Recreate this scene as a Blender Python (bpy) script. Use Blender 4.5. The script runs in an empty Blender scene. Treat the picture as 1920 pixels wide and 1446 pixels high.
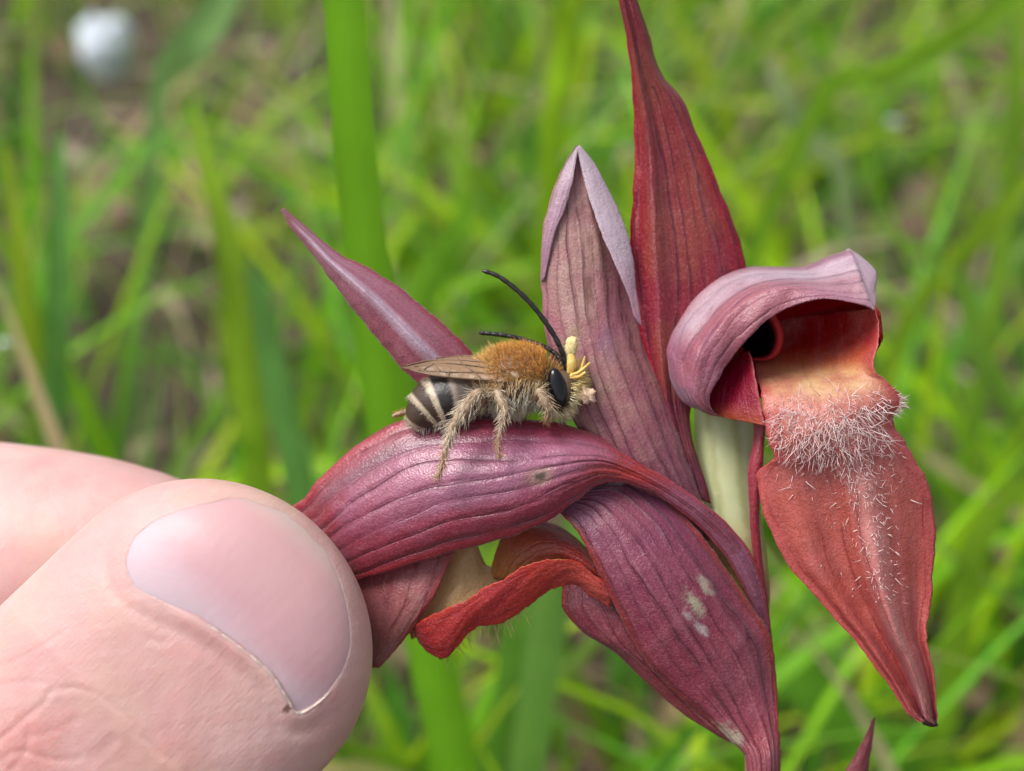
import bpy, bmesh, math, random
import numpy as np
from mathutils import Vector, Matrix
R = math.radians
rng = np.random.default_rng(7); random.seed(7)
scn = bpy.context.scene
col = scn.collection

# ------------------------------------------------------------------ camera, sky, sun, exposure
PITCH = 32.0                       # camera looks down at the flower
DIST = 0.090                       # camera to the flower, metres
FOC = np.array([0.0, 0.0, 0.16])   # middle of the flower spike, 16 cm above the soil
HALF = 31.0 / 90.0                 # tan of half the horizontal field
fwd = np.array([0.0, math.cos(R(PITCH)), -math.sin(R(PITCH))])
upv = np.array([0.0, math.sin(R(PITCH)), math.cos(R(PITCH))])
rgt = np.array([1.0, 0.0, 0.0])
CAM = FOC - fwd * DIST
cam = bpy.data.cameras.new('camera'); camo = bpy.data.objects.new('camera', cam); col.objects.link(camo)
camo.location = CAM; camo.rotation_euler = (R(90 - PITCH), 0, 0)
cam.sensor_width = 36; cam.lens = 18.0 / HALF
cam.clip_start = 0.004; cam.clip_end = 200
cam.dof.use_dof = True; cam.dof.focus_distance = DIST - 0.0006
cam.dof.aperture_fstop = 27.0
scn.camera = camo

SUN_EL, SUN_AZ = 62.0, -98.0      # overcast: broad soft light from above and the left
w = bpy.data.worlds.new('World'); scn.world = w; w.use_nodes = True
wn = w.node_tree; wn.nodes.clear()
sky = wn.nodes.new('ShaderNodeTexSky'); sky.sky_type = 'NISHITA'; sky.sun_disc = False
sky.sun_elevation = R(SUN_EL); sky.sun_rotation = R(SUN_AZ)
sky.air_density = 1.0; sky.dust_density = 4.0; sky.ozone_density = 1.0
hs = wn.nodes.new('ShaderNodeHueSaturation'); hs.inputs['Saturation'].default_value = 0.35
bgn = wn.nodes.new('ShaderNodeBackground'); bgn.inputs['Strength'].default_value = 0.10
wo = wn.nodes.new('ShaderNodeOutputWorld')
wn.links.new(sky.outputs[0], hs.inputs['Color']); wn.links.new(hs.outputs[0], bgn.inputs['Color'])
wn.links.new(bgn.outputs[0], wo.inputs['Surface'])
sl = bpy.data.lights.new('sun', 'SUN'); so = bpy.data.objects.new('sun', sl); col.objects.link(so)
sl.energy = 1.5; sl.angle = R(28); sl.color = (1.0, 0.97, 0.93)
az = R(SUN_AZ)
sd = Vector((math.sin(az) * math.cos(R(SUN_EL)), math.cos(az) * math.cos(R(SUN_EL)), math.sin(R(SUN_EL))))
so.rotation_euler = sd.to_track_quat('Z', 'Y').to_euler(); so.location = (0, 0, 2)
vs = scn.view_settings
scn.display_settings.display_device = 'sRGB'
vs.view_transform = 'Standard'; vs.look = 'None'; vs.gamma = 1.0; vs.use_curve_mapping = False
vs.exposure = 1.10

# ------------------------------------------------------------------ points
def P(a):
    """(px, py, d mm behind the focal plane) -> world points"""
    a = np.atleast_2d(np.asarray(a, float))
    D = DIST + a[:, 2] / 1000.0
    x = (a[:, 0] - 960.0) / 960.0 * HALF * D
    y = -(a[:, 1] - 723.0) / 960.0 * HALF * D
    return CAM + x[:, None] * rgt + y[:, None] * upv + D[:, None] * fwd
def project(p):
    v = np.atleast_2d(p) - CAM
    D = v @ fwd
    return np.stack([960 + (v @ rgt) / (HALF * D) * 960, 723 - (v @ upv) / (HALF * D) * 960, D], 1)
def Pz(px, py, h):
    """the point seen at a pixel at height h above the soil"""
    r = fwd + (px - 960) / 960 * HALF * rgt - (py - 723) / 960 * HALF * upv
    t = (h - CAM[2]) / r[2]
    return CAM + r * t
def cr(pts, n):
    pts = np.asarray(pts, float)
    if len(pts) == 2:
        t = np.linspace(0, 1, n)[:, None]; return pts[0] * (1 - t) + pts[1] * t
    q = np.vstack([2 * pts[0] - pts[1], pts, 2 * pts[-1] - pts[-2]])
    u = np.linspace(0, len(pts) - 1, n); i = np.minimum(u.astype(int), len(pts) - 2); f = (u - i)[:, None]
    a, b, c, d = q[i], q[i + 1], q[i + 2], q[i + 3]
    return 0.5 * (2 * b + (c - a) * f + (2 * a - 5 * b + 4 * c - d) * f ** 2 + (3 * b - a - 3 * c + d) * f ** 3)
def wav(x, seed, octv=4):
    r = np.random.default_rng(seed); o = 0
    for k in range(octv):
        o = o + np.sin(x * (2 ** k) * r.uniform(.8, 1.3) + r.uniform(0, 6.28)) / (1.6 ** k)
    return o / 2
def unit(v): return v / np.maximum(np.linalg.norm(v, axis=-1, keepdims=True), 1e-12)

# ------------------------------------------------------------------ objects
def empty(name, loc, label, cat, group=None):
    o = bpy.data.objects.new(name, None); col.objects.link(o); o.location = loc; o.empty_display_size = .005
    o['label'] = label; o['category'] = cat
    if group: o['group'] = group
    return o
def rootloc(o):
    p = np.zeros(3)
    while o is not None: p += np.array(o.location); o = o.parent
    return p
def mk(name, V, F, mat, parent=None, loc=None, uv=None, colr=None, smooth=True, label=None, cat=None, group=None, kind=None):
    V = np.asarray(V, float)
    off = rootloc(parent) if parent is not None else (np.asarray(loc) if loc is not None else np.zeros(3))
    me = bpy.data.meshes.new(name)
    me.from_pydata((V - off).tolist(), [], F if isinstance(F, list) else F.tolist())
    if uv is not None:
        l = me.uv_layers.new(name='UVMap'); vi = np.empty(len(me.loops), int); me.loops.foreach_get('vertex_index', vi)
        l.data.foreach_set('uv', np.asarray(uv, np.float32)[vi].ravel())
    if colr is not None:
        c = me.color_attributes.new('tint', 'FLOAT_COLOR', 'POINT')
        cc = np.ones((len(V), 4), np.float32); cc[:, :3] = colr; c.data.foreach_set('color', cc.ravel())
    if smooth: me.polygons.foreach_set('use_smooth', np.ones(len(me.polygons), bool))
    for m in (mat if isinstance(mat, (list, tuple)) else [mat]): me.materials.append(m)
    me.update()
    o = bpy.data.objects.new(name, me); col.objects.link(o)
    if parent is not None: o.parent = parent
    elif loc is not None: o.location = loc
    if label: o['label'] = label
    if cat: o['category'] = cat
    if group: o['group'] = group
    if kind: o['kind'] = kind
    return o
def gridfaces(n, m, wrap=False, base=0):
    i = np.arange(n - 1)[:, None]; j = np.arange(m if wrap else m - 1)[None, :]
    j2 = (j + 1) % m
    a = i * m + j; b = i * m + j2; c = (i + 1) * m + j2; d = (i + 1) * m + j
    return np.stack([a, b, c, d], -1).reshape(-1, 4) + base
def gridnormals(G):
    du = np.gradient(G, axis=0); dv = np.gradient(G, axis=1)
    return unit(np.cross(dv, du))
def shell(G, uvg, thick):
    """a sheet of points (n,m,3) -> closed shell with the given thickness behind it"""
    n, m, _ = G.shape
    N = gridnormals(G)
    if ((CAM - G) * N).sum(-1).mean() < 0: N = -N
    edge = np.ones((n, m)); t = np.linspace(0, 1, m); s = np.linspace(0, 1, n)
    edge *= np.clip(np.minimum(t, 1 - t) * 9, .25, 1)[None, :] * np.clip(np.minimum(s, 1 - s) * 14, .25, 1)[:, None]
    B = G - N * (thick * edge)[..., None]
    V = np.concatenate([G.reshape(-1, 3), B.reshape(-1, 3)]); uv = np.concatenate([uvg.reshape(-1, 2)] * 2)
    f1 = gridfaces(n, m); f2 = gridfaces(n, m, base=n * m)[:, ::-1]
    k = n * m
    ring = np.concatenate([np.arange(m), np.arange(1, n) * m + m - 1, (n - 1) * m + np.arange(m - 2, -1, -1), np.arange(n - 2, 0, -1) * m])
    r2 = np.roll(ring, -1)
    f3 = np.stack([ring, ring + k, r2 + k, r2], -1)
    return V, np.concatenate([f1, f2, f3]), uv, N
def tube(pts, rad, seg=10, n=None, iso=True, rough=0, seed=1, ell=None, cap=True):
    """pts in pixel space (x, y, d mm) with radii in px (iso=True) or world points with radii in metres"""
    pts = np.asarray(pts, float); rad = np.asarray(rad, float)
    n = n or len(pts) * 6
    C = cr(pts, n); r = cr(rad[:, None], n)[:, 0].clip(1e-6)
    if iso: C = C * np.array([1, 1, 31.0])
    T = unit(np.gradient(C, axis=0))
    ref = np.array([0, 0, 1.0]) if iso else np.array([0.3, 1.0, 0.1])
    A = unit(np.cross(T, ref)); B = np.cross(T, A)
    th = np.linspace(0, 2 * np.pi, seg, endpoint=False)
    ea = 1.0 if ell is None else ell
    rr = r[:, None] * (1 + rough * wav(np.linspace(0, 30, n)[:, None] + th[None] * 3, seed))
    G = C[:, None] + rr[..., None] * (np.cos(th)[None, :, None] * A[:, None] + ea * np.sin(th)[None, :, None] * B[:, None])
    N = np.cos(th)[None, :, None] * A[:, None] + np.sin(th)[None, :, None] * B[:, None]
    V = G.reshape(-1, 3)
    if iso: V = P(V / np.array([1, 1, 31.0]))
    F = gridfaces(n, seg, True).tolist()
    if cap:
        F.append(list(range(seg))[::-1]); F.append([(n - 1) * seg + k for k in range(seg)])
    uv = np.stack(np.broadcast_arrays(th[None] / 6.2832, np.linspace(0, 1, n)[:, None]), -1).reshape(-1, 2)
    return V, F, uv
def join(parts):
    Vs, Fs, Us, k = [], [], [], 0
    for p in parts:
        Vs.append(p[0]); Fs += [[i + k for i in f] for f in (p[1] if isinstance(p[1], list) else p[1].tolist())]
        if len(p) > 2: Us.append(p[2])
        k += len(p[0])
    return np.vstack(Vs), Fs, (np.vstack(Us) if Us else None)
def hairs(base, dirs, length, rad, bend, segs=3):
    """tapered three-sided bristles; base/dirs (n,3) world, length/rad (n,), bend (n,3) world shift of the tip"""
    n = len(base); dirs = unit(dirs)
    a = unit(np.cross(dirs, rng.normal(size=(n, 3)))); b = np.cross(dirs, a)
    rings = []
    for k in range(segs):
        f = k / segs
        c = base + dirs * (length * f)[:, None] + bend * (f * f)
        r = rad * (1 - .75 * f)
        for q in range(3):
            th = q * 2.0944
            rings.append(c + (a * math.cos(th) + b * math.sin(th)) * r[:, None])
    tip = base + dirs * length[:, None] + bend
    V = np.stack(rings + [tip], 1).reshape(-1, 3)
    k = 3 * segs + 1; F = []
    pat = []
    for s in range(segs - 1):
        for q in range(3):
            q2 = (q + 1) % 3
            pat += [[s * 3 + q, s * 3 + q2, (s + 1) * 3 + q2], [s * 3 + q, (s + 1) * 3 + q2, (s + 1) * 3 + q]]
    for q in range(3): pat.append([(segs - 1) * 3 + q, (segs - 1) * 3 + (q + 1) % 3, k - 1])
    F = (np.array(pat)[None] + (np.arange(n) * k)[:, None, None]).reshape(-1, 3)
    return V, F, k

# ------------------------------------------------------------------ materials
class NT:
    def __init__(s, name):
        s.m = bpy.data.materials.new(name); s.m.use_nodes = True; s.t = s.m.node_tree; s.t.nodes.clear()
        s.out = s.n('ShaderNodeOutputMaterial')
    def n(s, typ, **kw):
        x = s.t.nodes.new(typ)
        for k, v in kw.items(): setattr(x, k, v)
        return x
    def l(s, a, b): s.t.links.new(a, b)
    def set(s, inp, v):
        if hasattr(v, 'is_linked') or hasattr(v, 'links'): s.l(v, inp)
        else: inp.default_value = v
    def math(s, op, a, b=0.0, clamp=False):
        x = s.n('ShaderNodeMath', operation=op, use_clamp=clamp); s.set(x.inputs[0], a); s.set(x.inputs[1], b); return x.outputs[0]
    def mr(s, v, a, b, c=0.0, d=1.0, smooth=True):
        x = s.n('ShaderNodeMapRange', interpolation_type='SMOOTHSTEP' if smooth else 'LINEAR')
        s.set(x.inputs[0], v)
        for i, q in enumerate((a, b, c, d)): x.inputs[1 + i].default_value = q
        return x.outputs[0]
    def mix(s, f, a, b, mode='MIX'):
        x = s.n('ShaderNodeMix', data_type='RGBA', blend_type=mode)
        s.set(x.inputs[0], f)
        for i, v in ((6, a), (7, b)):
            if isinstance(v, tuple): x.inputs[i].default_value = (*v, 1)
            else: s.l(v, x.inputs[i])
        return x.outputs[2]
    def noise(s, vec, scale, detail=2, rough=.5, dist=0):
        x = s.n('ShaderNodeTexNoise'); s.l(vec, x.inputs['Vector']); x.inputs['Scale'].default_value = scale
        x.inputs['Detail'].default_value = detail; x.inputs['Roughness'].default_value = rough; x.inputs['Distortion'].default_value = dist
        return x.outputs[0]
    def ramp(s, v, stops):
        x = s.n('ShaderNodeValToRGB'); s.set(x.inputs[0], v); e = x.color_ramp.elements
        while len(e) < len(stops): e.new(.5)
        for k, (p, c) in enumerate(stops): e[k].position = p; e[k].color = (*c, 1)
        return x.outputs[0]
    def bump(s, h, dist, strength=1.0, prev=None):
        x = s.n('ShaderNodeBump'); s.l(h, x.inputs['Height']); x.inputs['Distance'].default_value = dist; x.inputs['Strength'].default_value = strength
        if prev is not None: s.l(prev, x.inputs['Normal'])
        return x.outputs[0]
    def bsdf(s, **kw):
        x = s.n('ShaderNodeBsdfPrincipled')
        for k, v in kw.items():
            i = x.inputs[k.replace('_', ' ')]
            if isinstance(v, tuple) and len(v) == 3 and i.type == 'RGBA': v = (*v, 1)
            s.set(i, v)
        return x
    def obj(s): return s.n('ShaderNodeTexCoord').outputs['Object']
    def uv(s): return s.n('ShaderNodeTexCoord').outputs['UV']

def petal_mat(name, along, edge=None, edge_w=.12, veins=9, vein_col=(.07, .012, .03), vein_amt=.8, vein_w=.07, mott=None, mott_amt=.5,
              blots=(), rough=.42, trans=.22, sheen=.25, grain=.5, vphase=0.0, spec=.5, band=(), vfade=None, streak=.5, hue=.5):
    t = NT(name); uv = t.uv(); ob = t.obj()
    sp = t.n('ShaderNodeSeparateXYZ'); t.l(uv, sp.inputs[0]); u, v = sp.outputs[0], sp.outputs[1]
    base = t.ramp(v, along)
    nz = t.noise(ob, 260, 4, .6)
    if mott: base = t.mix(t.math('MULTIPLY', t.mr(nz, .42, .66), mott_amt), base, mott)
    sm_ = t.n('ShaderNodeMapping'); t.l(uv, sm_.inputs[0]); sm_.inputs['Scale'].default_value = (16.0, 1.6, 1)
    stk = t.noise(sm_.outputs[0], 1.0, 4, .6)
    base = t.mix(t.math('MULTIPLY', t.mr(stk, .5, .74), streak), base, t.mix(.28, base, (.62, .42, .52)))
    base = t.mix(t.math('MULTIPLY', t.mr(stk, .5, .28), streak), base, t.mix(.45, base, (.08, .012, .03)))
    for (bu, bw, v0, v1, bc_, ba) in band:        # lengthwise colour bands; the lilac ones paint sky sheen into the petal
        g = t.mr(t.math('ABSOLUTE', t.math('SUBTRACT', t.math('ADD', u, t.math('MULTIPLY', t.math('SUBTRACT', stk, .5), .10)), bu)), bw * .25, bw, ba, 0)
        g = t.math('MULTIPLY', g, t.math('MULTIPLY', t.mr(v, v0, v0 + .12), t.mr(v, v1 - .12, v1, 1, 0)))
        base = t.mix(t.math('MULTIPLY', g, t.mr(t.noise(ob, 500, 4, .6), .25, .6, .45, 1)), base, bc_)
    if edge:
        e = t.math('ABSOLUTE', t.math('SUBTRACT', u, .5)); en = t.math('ADD', e, t.math('MULTIPLY', t.math('SUBTRACT', nz, .5), .12))
        base = t.mix(t.mr(en, .5 - edge_w, .52, 0, .9), base, edge)
    # fine cell grain of the petal skin, its sparkle painted as pale flecks
    cell = t.n('ShaderNodeTexVoronoi'); t.l(ob, cell.inputs['Vector']); cell.inputs['Scale'].default_value = 8000
    fine = t.noise(ob, 6500, 3, .75)
    base = t.mix(t.math('MULTIPLY', t.mr(fine, .52, .72), grain), base, t.mix(.42, base, (.80, .45, .52)))
    base = t.mix(t.math('MULTIPLY', t.mr(fine, .5, .30), grain), base, t.mix(.6, base, (.05, .006, .015)))
    # lengthwise veins, wandering a little and branching faintly
    mp = t.n('ShaderNodeMapping'); t.l(uv, mp.inputs[0]); mp.inputs['Scale'].default_value = (1.0, .9, 1)
    wn_ = t.noise(mp.outputs[0], 3.2, 3, .55)
    wob = t.math('MULTIPLY', t.math('SUBTRACT', wn_, .5), 2.0)
    x = t.math('ADD', t.math('ADD', t.math('MULTIPLY', u, float(veins)), wob), vphase)
    fr = t.math('ABSOLUTE', t.math('SUBTRACT', t.math('FRACT', x), .5))
    vein = t.mr(fr, 0.0, vein_w * 1.6, 1, 0)
    fade = t.mr(t.noise(ob, 420, 3), .34, .55, .25, 1)
    wnz = t.n('ShaderNodeTexWhiteNoise', noise_dimensions='1D'); t.l(t.math('FLOOR', x), wnz.inputs['W'])
    fade = t.math('MULTIPLY', fade, t.mr(wnz.outputs['Value'], 0, 1, .35, 1, False))
    vm = t.math('MULTIPLY', t.math('MULTIPLY', vein, fade), vein_amt)
    soft = t.math('MULTIPLY', t.math('MULTIPLY', t.mr(fr, 0, .34, 1, 0), fade), vein_amt * .55)
    vm = t.math('MAXIMUM', vm, soft)
    if vfade:
        fd = t.mr(v, min(vfade), max(vfade), 0 if vfade[0] < vfade[1] else 1, 1 if vfade[0] < vfade[1] else .08)
        vm = t.math('MULTIPLY', vm, fd)
    x2 = t.math('ADD', t.math('MULTIPLY', u, veins * 2.6), t.math('MULTIPLY', wob, 3.0))
    fr2 = t.math('ABSOLUTE', t.math('SUBTRACT', t.math('FRACT', x2), .5))
    vm2 = t.math('MULTIPLY', t.math('MULTIPLY', t.mr(fr2, 0, .16, 1, 0), t.mr(t.noise(ob, 700, 2), .5, .62)), vein_amt * .35)
    if vfade: vm2 = t.math('MULTIPLY', vm2, fd)
    base = t.mix(t.math('MAXIMUM', vm, vm2), base, vein_col)
    for (bu, bv, ru, rv, c1, c2, *am) in blots:        # scars and stains with a shape of their own
        dx = t.math('DIVIDE', t.math('SUBTRACT', u, bu), ru); dy = t.math('DIVIDE', t.math('SUBTRACT', v, bv), rv)
        dd = t.math('SQRT', t.math('ADD', t.math('MULTIPLY', dx, dx), t.math('MULTIPLY', dy, dy)))
        dd = t.math('ADD', dd, t.math('MULTIPLY', t.math('SUBTRACT', t.noise(ob, 1700, 5, .75), .5), am[0] if am else 2.6))
        base = t.mix(t.mr(dd, .2, 1.2, .62, 0), base, c1)
        if c2: base = t.mix(t.mr(dd, .1, .5, .85, 0), base, c2)
    hsv = t.n('ShaderNodeHueSaturation'); hsv.inputs['Saturation'].default_value = 1.10; hsv.inputs['Value'].default_value = .86; hsv.inputs['Hue'].default_value = hue; t.l(base, hsv.inputs['Color']); base = hsv.outputs[0]
    h = t.math('ADD', t.math('MULTIPLY', fine, .6), t.math('MULTIPLY', cell.outputs[0], .8))
    nb = t.bump(h, .00006, .5)
    nb = t.bump(t.math('MULTIPLY', vm, -1.0), .00022, .7, nb)
    nb = t.bump(nz, .0008, .35, nb)
    b = t.bsdf(Base_Color=base, Roughness=rough, Normal=nb, Sheen_Weight=sheen * .55, Sheen_Roughness=.4, Sheen_Tint=(.86, .78, 1.0))
    b.inputs['Specular IOR Level'].default_value = spec
    tr = t.n('ShaderNodeBsdfTranslucent'); t.l(t.mix(.6, base, (.85, .12, .10)), tr.inputs[0]); t.l(nb, tr.inputs['Normal'])
    mx = t.n('ShaderNodeMixShader'); mx.inputs[0].default_value = trans * .7
    t.l(b.outputs[0], mx.inputs[1]); t.l(tr.outputs[0], mx.inputs[2]); t.l(mx.outputs[0], t.out.inputs[0])
    return t.m

def tint_mat(name, rough=.5, trans=0.0, spec=.4, var=.25, scale=400, sheen=0.0, bumpd=0.0):
    """takes each piece's own colour from its tint"""
    t = NT(name); at = t.n('ShaderNodeAttribute', attribute_name='tint')
    nz = t.noise(t.obj(), scale, 3)
    c = t.mix(t.math('MULTIPLY', t.mr(nz, .3, .7), var), at.outputs[0], t.mix(.5, at.outputs[0], (.02, .02, .005)))
    b = t.bsdf(Base_Color=c, Roughness=rough, Sheen_Weight=sheen); b.inputs['Specular IOR Level'].default_value = spec
    if bumpd: t.l(t.bump(nz, bumpd, .6), b.inputs['Normal'])
    if trans:
        tr = t.n('ShaderNodeBsdfTranslucent'); t.l(c, tr.inputs[0])
        mx = t.n('ShaderNodeMixShader'); mx.inputs[0].default_value = trans
        t.l(b.outputs[0], mx.inputs[1]); t.l(tr.outputs[0], mx.inputs[2]); t.l(mx.outputs[0], t.out.inputs[0])
    else: t.l(b.outputs[0], t.out.inputs[0])
    return t.m
def plain_mat(name, c, rough=.5, spec=.5, c2=None, scale=900, bumpd=0.0, coat=0.0, sss=0.0, det=3):
    t = NT(name); ob = t.obj(); nz = t.noise(ob, scale, det, .6)
    cc = t.mix(t.mr(nz, .35, .65), c, c2 or tuple(x * .7 for x in c))
    b = t.bsdf(Base_Color=cc, Roughness=rough, Coat_Weight=coat); b.inputs['Specular IOR Level'].default_value = spec
    if sss: b.inputs['Subsurface Weight'].default_value = sss; b.inputs['Subsurface Radius'].default_value = (1, .4, .3); b.inputs['Subsurface Scale'].default_value = .0006
    if bumpd: t.l(t.bump(nz, bumpd, .6), b.inputs['Normal'])
    t.l(b.outputs[0], t.out.inputs[0]); return t.m

# ------------------------------------------------------------------ ground and far grass
def ground_mat():
    t = NT('soil'); ob = t.obj()
    n1 = t.noise(ob, 18, 6, .65); n2 = t.noise(ob, 120, 5, .7)
    c = t.mix(t.mr(n1, .35, .65), (.028, .018, .010), (.08, .055, .034))
    c = t.mix(t.mr(n2, .5, .72), c, (.17, .125, .085))
    b = t.bsdf(Base_Color=c, Roughness=.95, Normal=t.bump(n2, .006, .9))
    t.l(b.outputs[0], t.out.inputs[0]); return t.m
gn = 181
gx = np.sign(np.linspace(-1, 1, gn)) * np.abs(np.linspace(-1, 1, gn)) ** 3 * 60
GX, GY = np.meshgrid(gx, gx + .35, indexing='ij')
GZ = -.006 + .005 * wav(GX * 22, 3) * np.cos(GY * 25) + .004 * wav(GY * 37, 5)
mk('ground', np.stack([GX, GY, GZ], -1).reshape(-1, 3), gridfaces(gn, gn), ground_mat(), kind='structure')

GRASS = tint_mat('grass_skin', rough=.5, trans=.5, spec=.2, var=.2, scale=160)
GREENS = [(.20, .42, .014), (.29, .48, .012), (.15, .36, .014), (.09, .25, .03), (.35, .49, .016), (.21, .35, .06), (.13, .37, .03)]
DRY = [(.42, .33, .20), (.36, .26, .15), (.30, .20, .13), (.50, .42, .28)]
def blade_mesh(C, W, side, fold=.35, m=5):
    """strip along C (n,3) with half widths W (n,), folded along its midrib"""
    n = len(C); T = unit(np.gradient(C, axis=0))
    S = unit(side[None] - T * (T @ side)[:, None]); N = np.cross(T, S)
    t = np.linspace(-1, 1, m)
    G = C[:, None] + S[:, None] * (t[None, :, None] * W[:, None, None]) + N[:, None] * (np.abs(t)[None, :, None] * W[:, None, None] * fold)
    return G.reshape(-1, 3), gridfaces(n, m)
def frustum_ok(C, near=.165):
    q = project(C)
    inn = (q[:, 0] > -500) & (q[:, 0] < 2400) & (q[:, 1] > -500) & (q[:, 1] < 2000)
    return not np.any(inn & (q[:, 2] < near)) and not np.any(q[:, 2] < .05) and not np.any(np.linalg.norm(C - CAM, axis=1) < .12)
def random_blade(x, y, h, wd, lean, droop):
    n = 7; s = np.linspace(0, 1, n); a = rng.uniform(0, 6.283)
    d = np.array([math.cos(a), math.sin(a)])
    out = h * (lean * s + droop * s ** 2.4)
    C = np.zeros((n, 3)); C[:, :2] = np.array([x, y]) + d[None] * out[:, None]
    C[:, 2] = h * (s - .42 * droop * s ** 3) - .004
    b = rng.uniform(0, 6.283)
    W = wd * .5 * np.minimum(1, .75 + s) * (1 - s ** 3.2) + .00012
    return C, W, np.array([math.cos(b), math.sin(b), 0])
Vs, Fs, Cs, k = [], [], [], 0
cnt = 0
while cnt < 4200:
    y = rng.uniform(.02, 1.15) if cnt < 3700 else rng.uniform(1.15, 3.2)
    x = rng.normal(0, .10 + .42 * max(y, 0)) if y < 1.15 else rng.uniform(-2, 2)
    clump = math.sin(x * 31 + 1.7) * math.sin(y * 27 + .6) + .6 * math.sin(x * 67 + y * 51)
    if clump < rng.uniform(-.55, 1.0): continue
    if (x < -.05 or (x > .10 and y > .15)) and rng.random() < .48: continue           # the sward is thinner on this side
    h = rng.uniform(.03, .13) if y < .5 else rng.uniform(.04, .16)
    C, W, S = random_blade(x, y, h, (rng.uniform(.0020, .0046) if rng.random() < .7 else rng.uniform(.0008, .0018)), rng.uniform(0, .6), rng.uniform(0, .8))
    cnt += 1
    if not frustum_ok(C): continue
    qq = project(C); 
    if np.any((np.abs(qq[:, 0] - 205) < 85) & (np.abs(qq[:, 1] - 82) < 85) & (qq[:, 2] < .55)): continue
    V, F = blade_mesh(C, W, S, m=3)
    Vs.append(V); Fs.append(F + k); k += len(V)
    c = np.array(random.choice(GREENS) if rng.random() < .88 else random.choice(DRY)) * rng.uniform(.8, 1.7)
    sN = np.repeat(np.linspace(0, 1, 7), 3)[:, None]; tipc = np.array((.44, .36, .14)); kf = np.clip((sN - rng.uniform(.6, 1.8)) * 3, 0, .9)
    cv = c[None] * (1 + .18 * wav(sN * 9, int(rng.integers(1e6))))
    Cs.append(cv * (1 - kf) + tipc[None] * kf)
mk('grass', np.vstack(Vs), np.vstack(Fs), GRASS, colr=np.vstack(Cs), kind='stuff', label='mass of soft green and straw coloured grass behind the orchid', cat='grass')

# dry leaf litter lying on the soil
Vs, Fs, Cs, k = [], [], [], 0
for i in range(1500):
    y = rng.uniform(.0, 1.1); x = rng.normal(0, .1 + .4 * y)
    L = rng.uniform(.008, .035); wd = L * rng.uniform(.1, .45)
    if i % 3 == 0: L = rng.uniform(.03, .08); wd = rng.uniform(.001, .0025); a = rng.uniform(0, 6.283)
    n = 5; s = np.linspace(-.5, .5, n)
    C = np.stack([x + math.cos(a) * s * L, y + math.sin(a) * s * L, .003 + rng.uniform(0, .012) + .25 * L * (rng.uniform(-1, 1) * s + rng.uniform(-1, 1) * s * s)], 1)
    if not frustum_ok(C): continue
    V, F = blade_mesh(C, wd * .5 * (1 - (2 * s) ** 2 * .9), np.array([-math.sin(a), math.cos(a), rng.uniform(-.6, .6)]), fold=rng.uniform(-.4, .4), m=3)
    Vs.append(V); Fs.append(F + k); k += len(V)
    Cs.append(np.tile(np.array([(.30, .22, .15), (.20, .13, .09), (.38, .30, .23), (.13, .085, .06), (.24, .18, .13)][rng.integers(5)]) * rng.uniform(.7, 1.15), (len(V), 1)))
mk('leaf_litter', np.vstack(Vs), np.vstack(Fs), tint_mat('dead_leaf', rough=.85, trans=.12, spec=.2), colr=np.vstack(Cs), kind='stuff',
   label='dry brown leaf litter lying on the soil between grass', cat='leaf litter')

# single blades that stand out
def named_blade(pts, widths, c, label, fold=.3, ground=True):
    """pts (px, py, camera depth mm); the foot runs on down to the soil"""
    W3 = P(np.array([(a, b, d - 90) for a, b, d in pts]))
    wd = [x / 2000.0 for x in widths]
    if ground and W3[-1][2] > .004:
        t = unit(W3[-1] - W3[-2]); t = unit(t * .6 + np.array([0, 0, -1.0])); L = W3[-1][2] / -t[2]
        W3 = np.vstack([W3, W3[-1] + t * L * .5, W3[-1] + t * L * 1.02]); wd += [wd[-1], wd[-1] * .8]
    C = cr(W3, 28); W = cr(np.array(wd)[:, None], 28)[:, 0].clip(.0001)
    T = unit(C[-1] - C[0]); side = unit(np.cross(T, fwd))
    V, F = blade_mesh(C, W, side, fold=fold)
    t = np.tile(np.abs(np.linspace(-1, 1, 5)), 28)
    base = C[-1]
    ss = np.repeat(np.linspace(0, 1, 28), 5)
    return mk('grass_blade', V, F, GRASS, loc=base, colr=1.12 * np.array(c)[None] * ((1 - .22 * t) * (1 + .14 * wav(ss * 11, len(label))))[:, None], label=label, cat='grass blade', group='grass blades standing out behind the orchid')
named_blade([(616, -160, 104), (645, 0, 108), (668, 300, 116), (705, 600, 126), (748, 900, 139), (815, 1250, 157), (855, 1446, 168)], [2.5, 2.9, 3.3, 3.8, 4.3, 5.0, 5.4],
            (.23, .54, .025), 'wide bright green grass blade standing upright right behind the long pointed sepal')
named_blade([(362, 190, 205), (385, 300, 205), (425, 440, 207), (447, 620, 214), (480, 850, 232)], [.6, 2.6, 3.6, 4.6, 5.0], (.27, .44, .03), 'yellow green blade with a thin tip beside a bluish folded blade')
named_blade([(470, 500, 190), (490, 560, 192), (520, 720, 200), (575, 960, 216)], [.8, 3.0, 4.0, 4.6], (.17, .38, .09), 'glossy green blade with a bluish sheen behind the tip of the long sepal')
named_blade([(112, 250, 215), (112, 420, 217), (110, 640, 226), (104, 860, 246)], [1.4, 3.2, 4.0, 4.4], (.14, .33, .07), 'dull green upright blade rising behind the index finger')
named_blade([(8, 270, 215), (40, 480, 220), (66, 680, 235)], [1.2, 3.0, 3.6], (.32, .46, .03), 'yellow green blade leaning beside the dull green upright blade')
named_blade([(1960, -40, 205), (1800, 60, 212), (1660, 130, 222), (1530, 205, 236)], [1.6, 3.0, 3.8, 3.0], (.24, .46, .03), 'bright green blade slanting above the hooded flower')
named_blade([(1440, 120, 262), (1480, 205, 262), (1530, 270, 268), (1580, 345, 280)], [1.4, 4.0, 4.0, 3.6], (.27, .36, .15), 'pale grey green blade crossing beneath the slanting bright blade')
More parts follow.
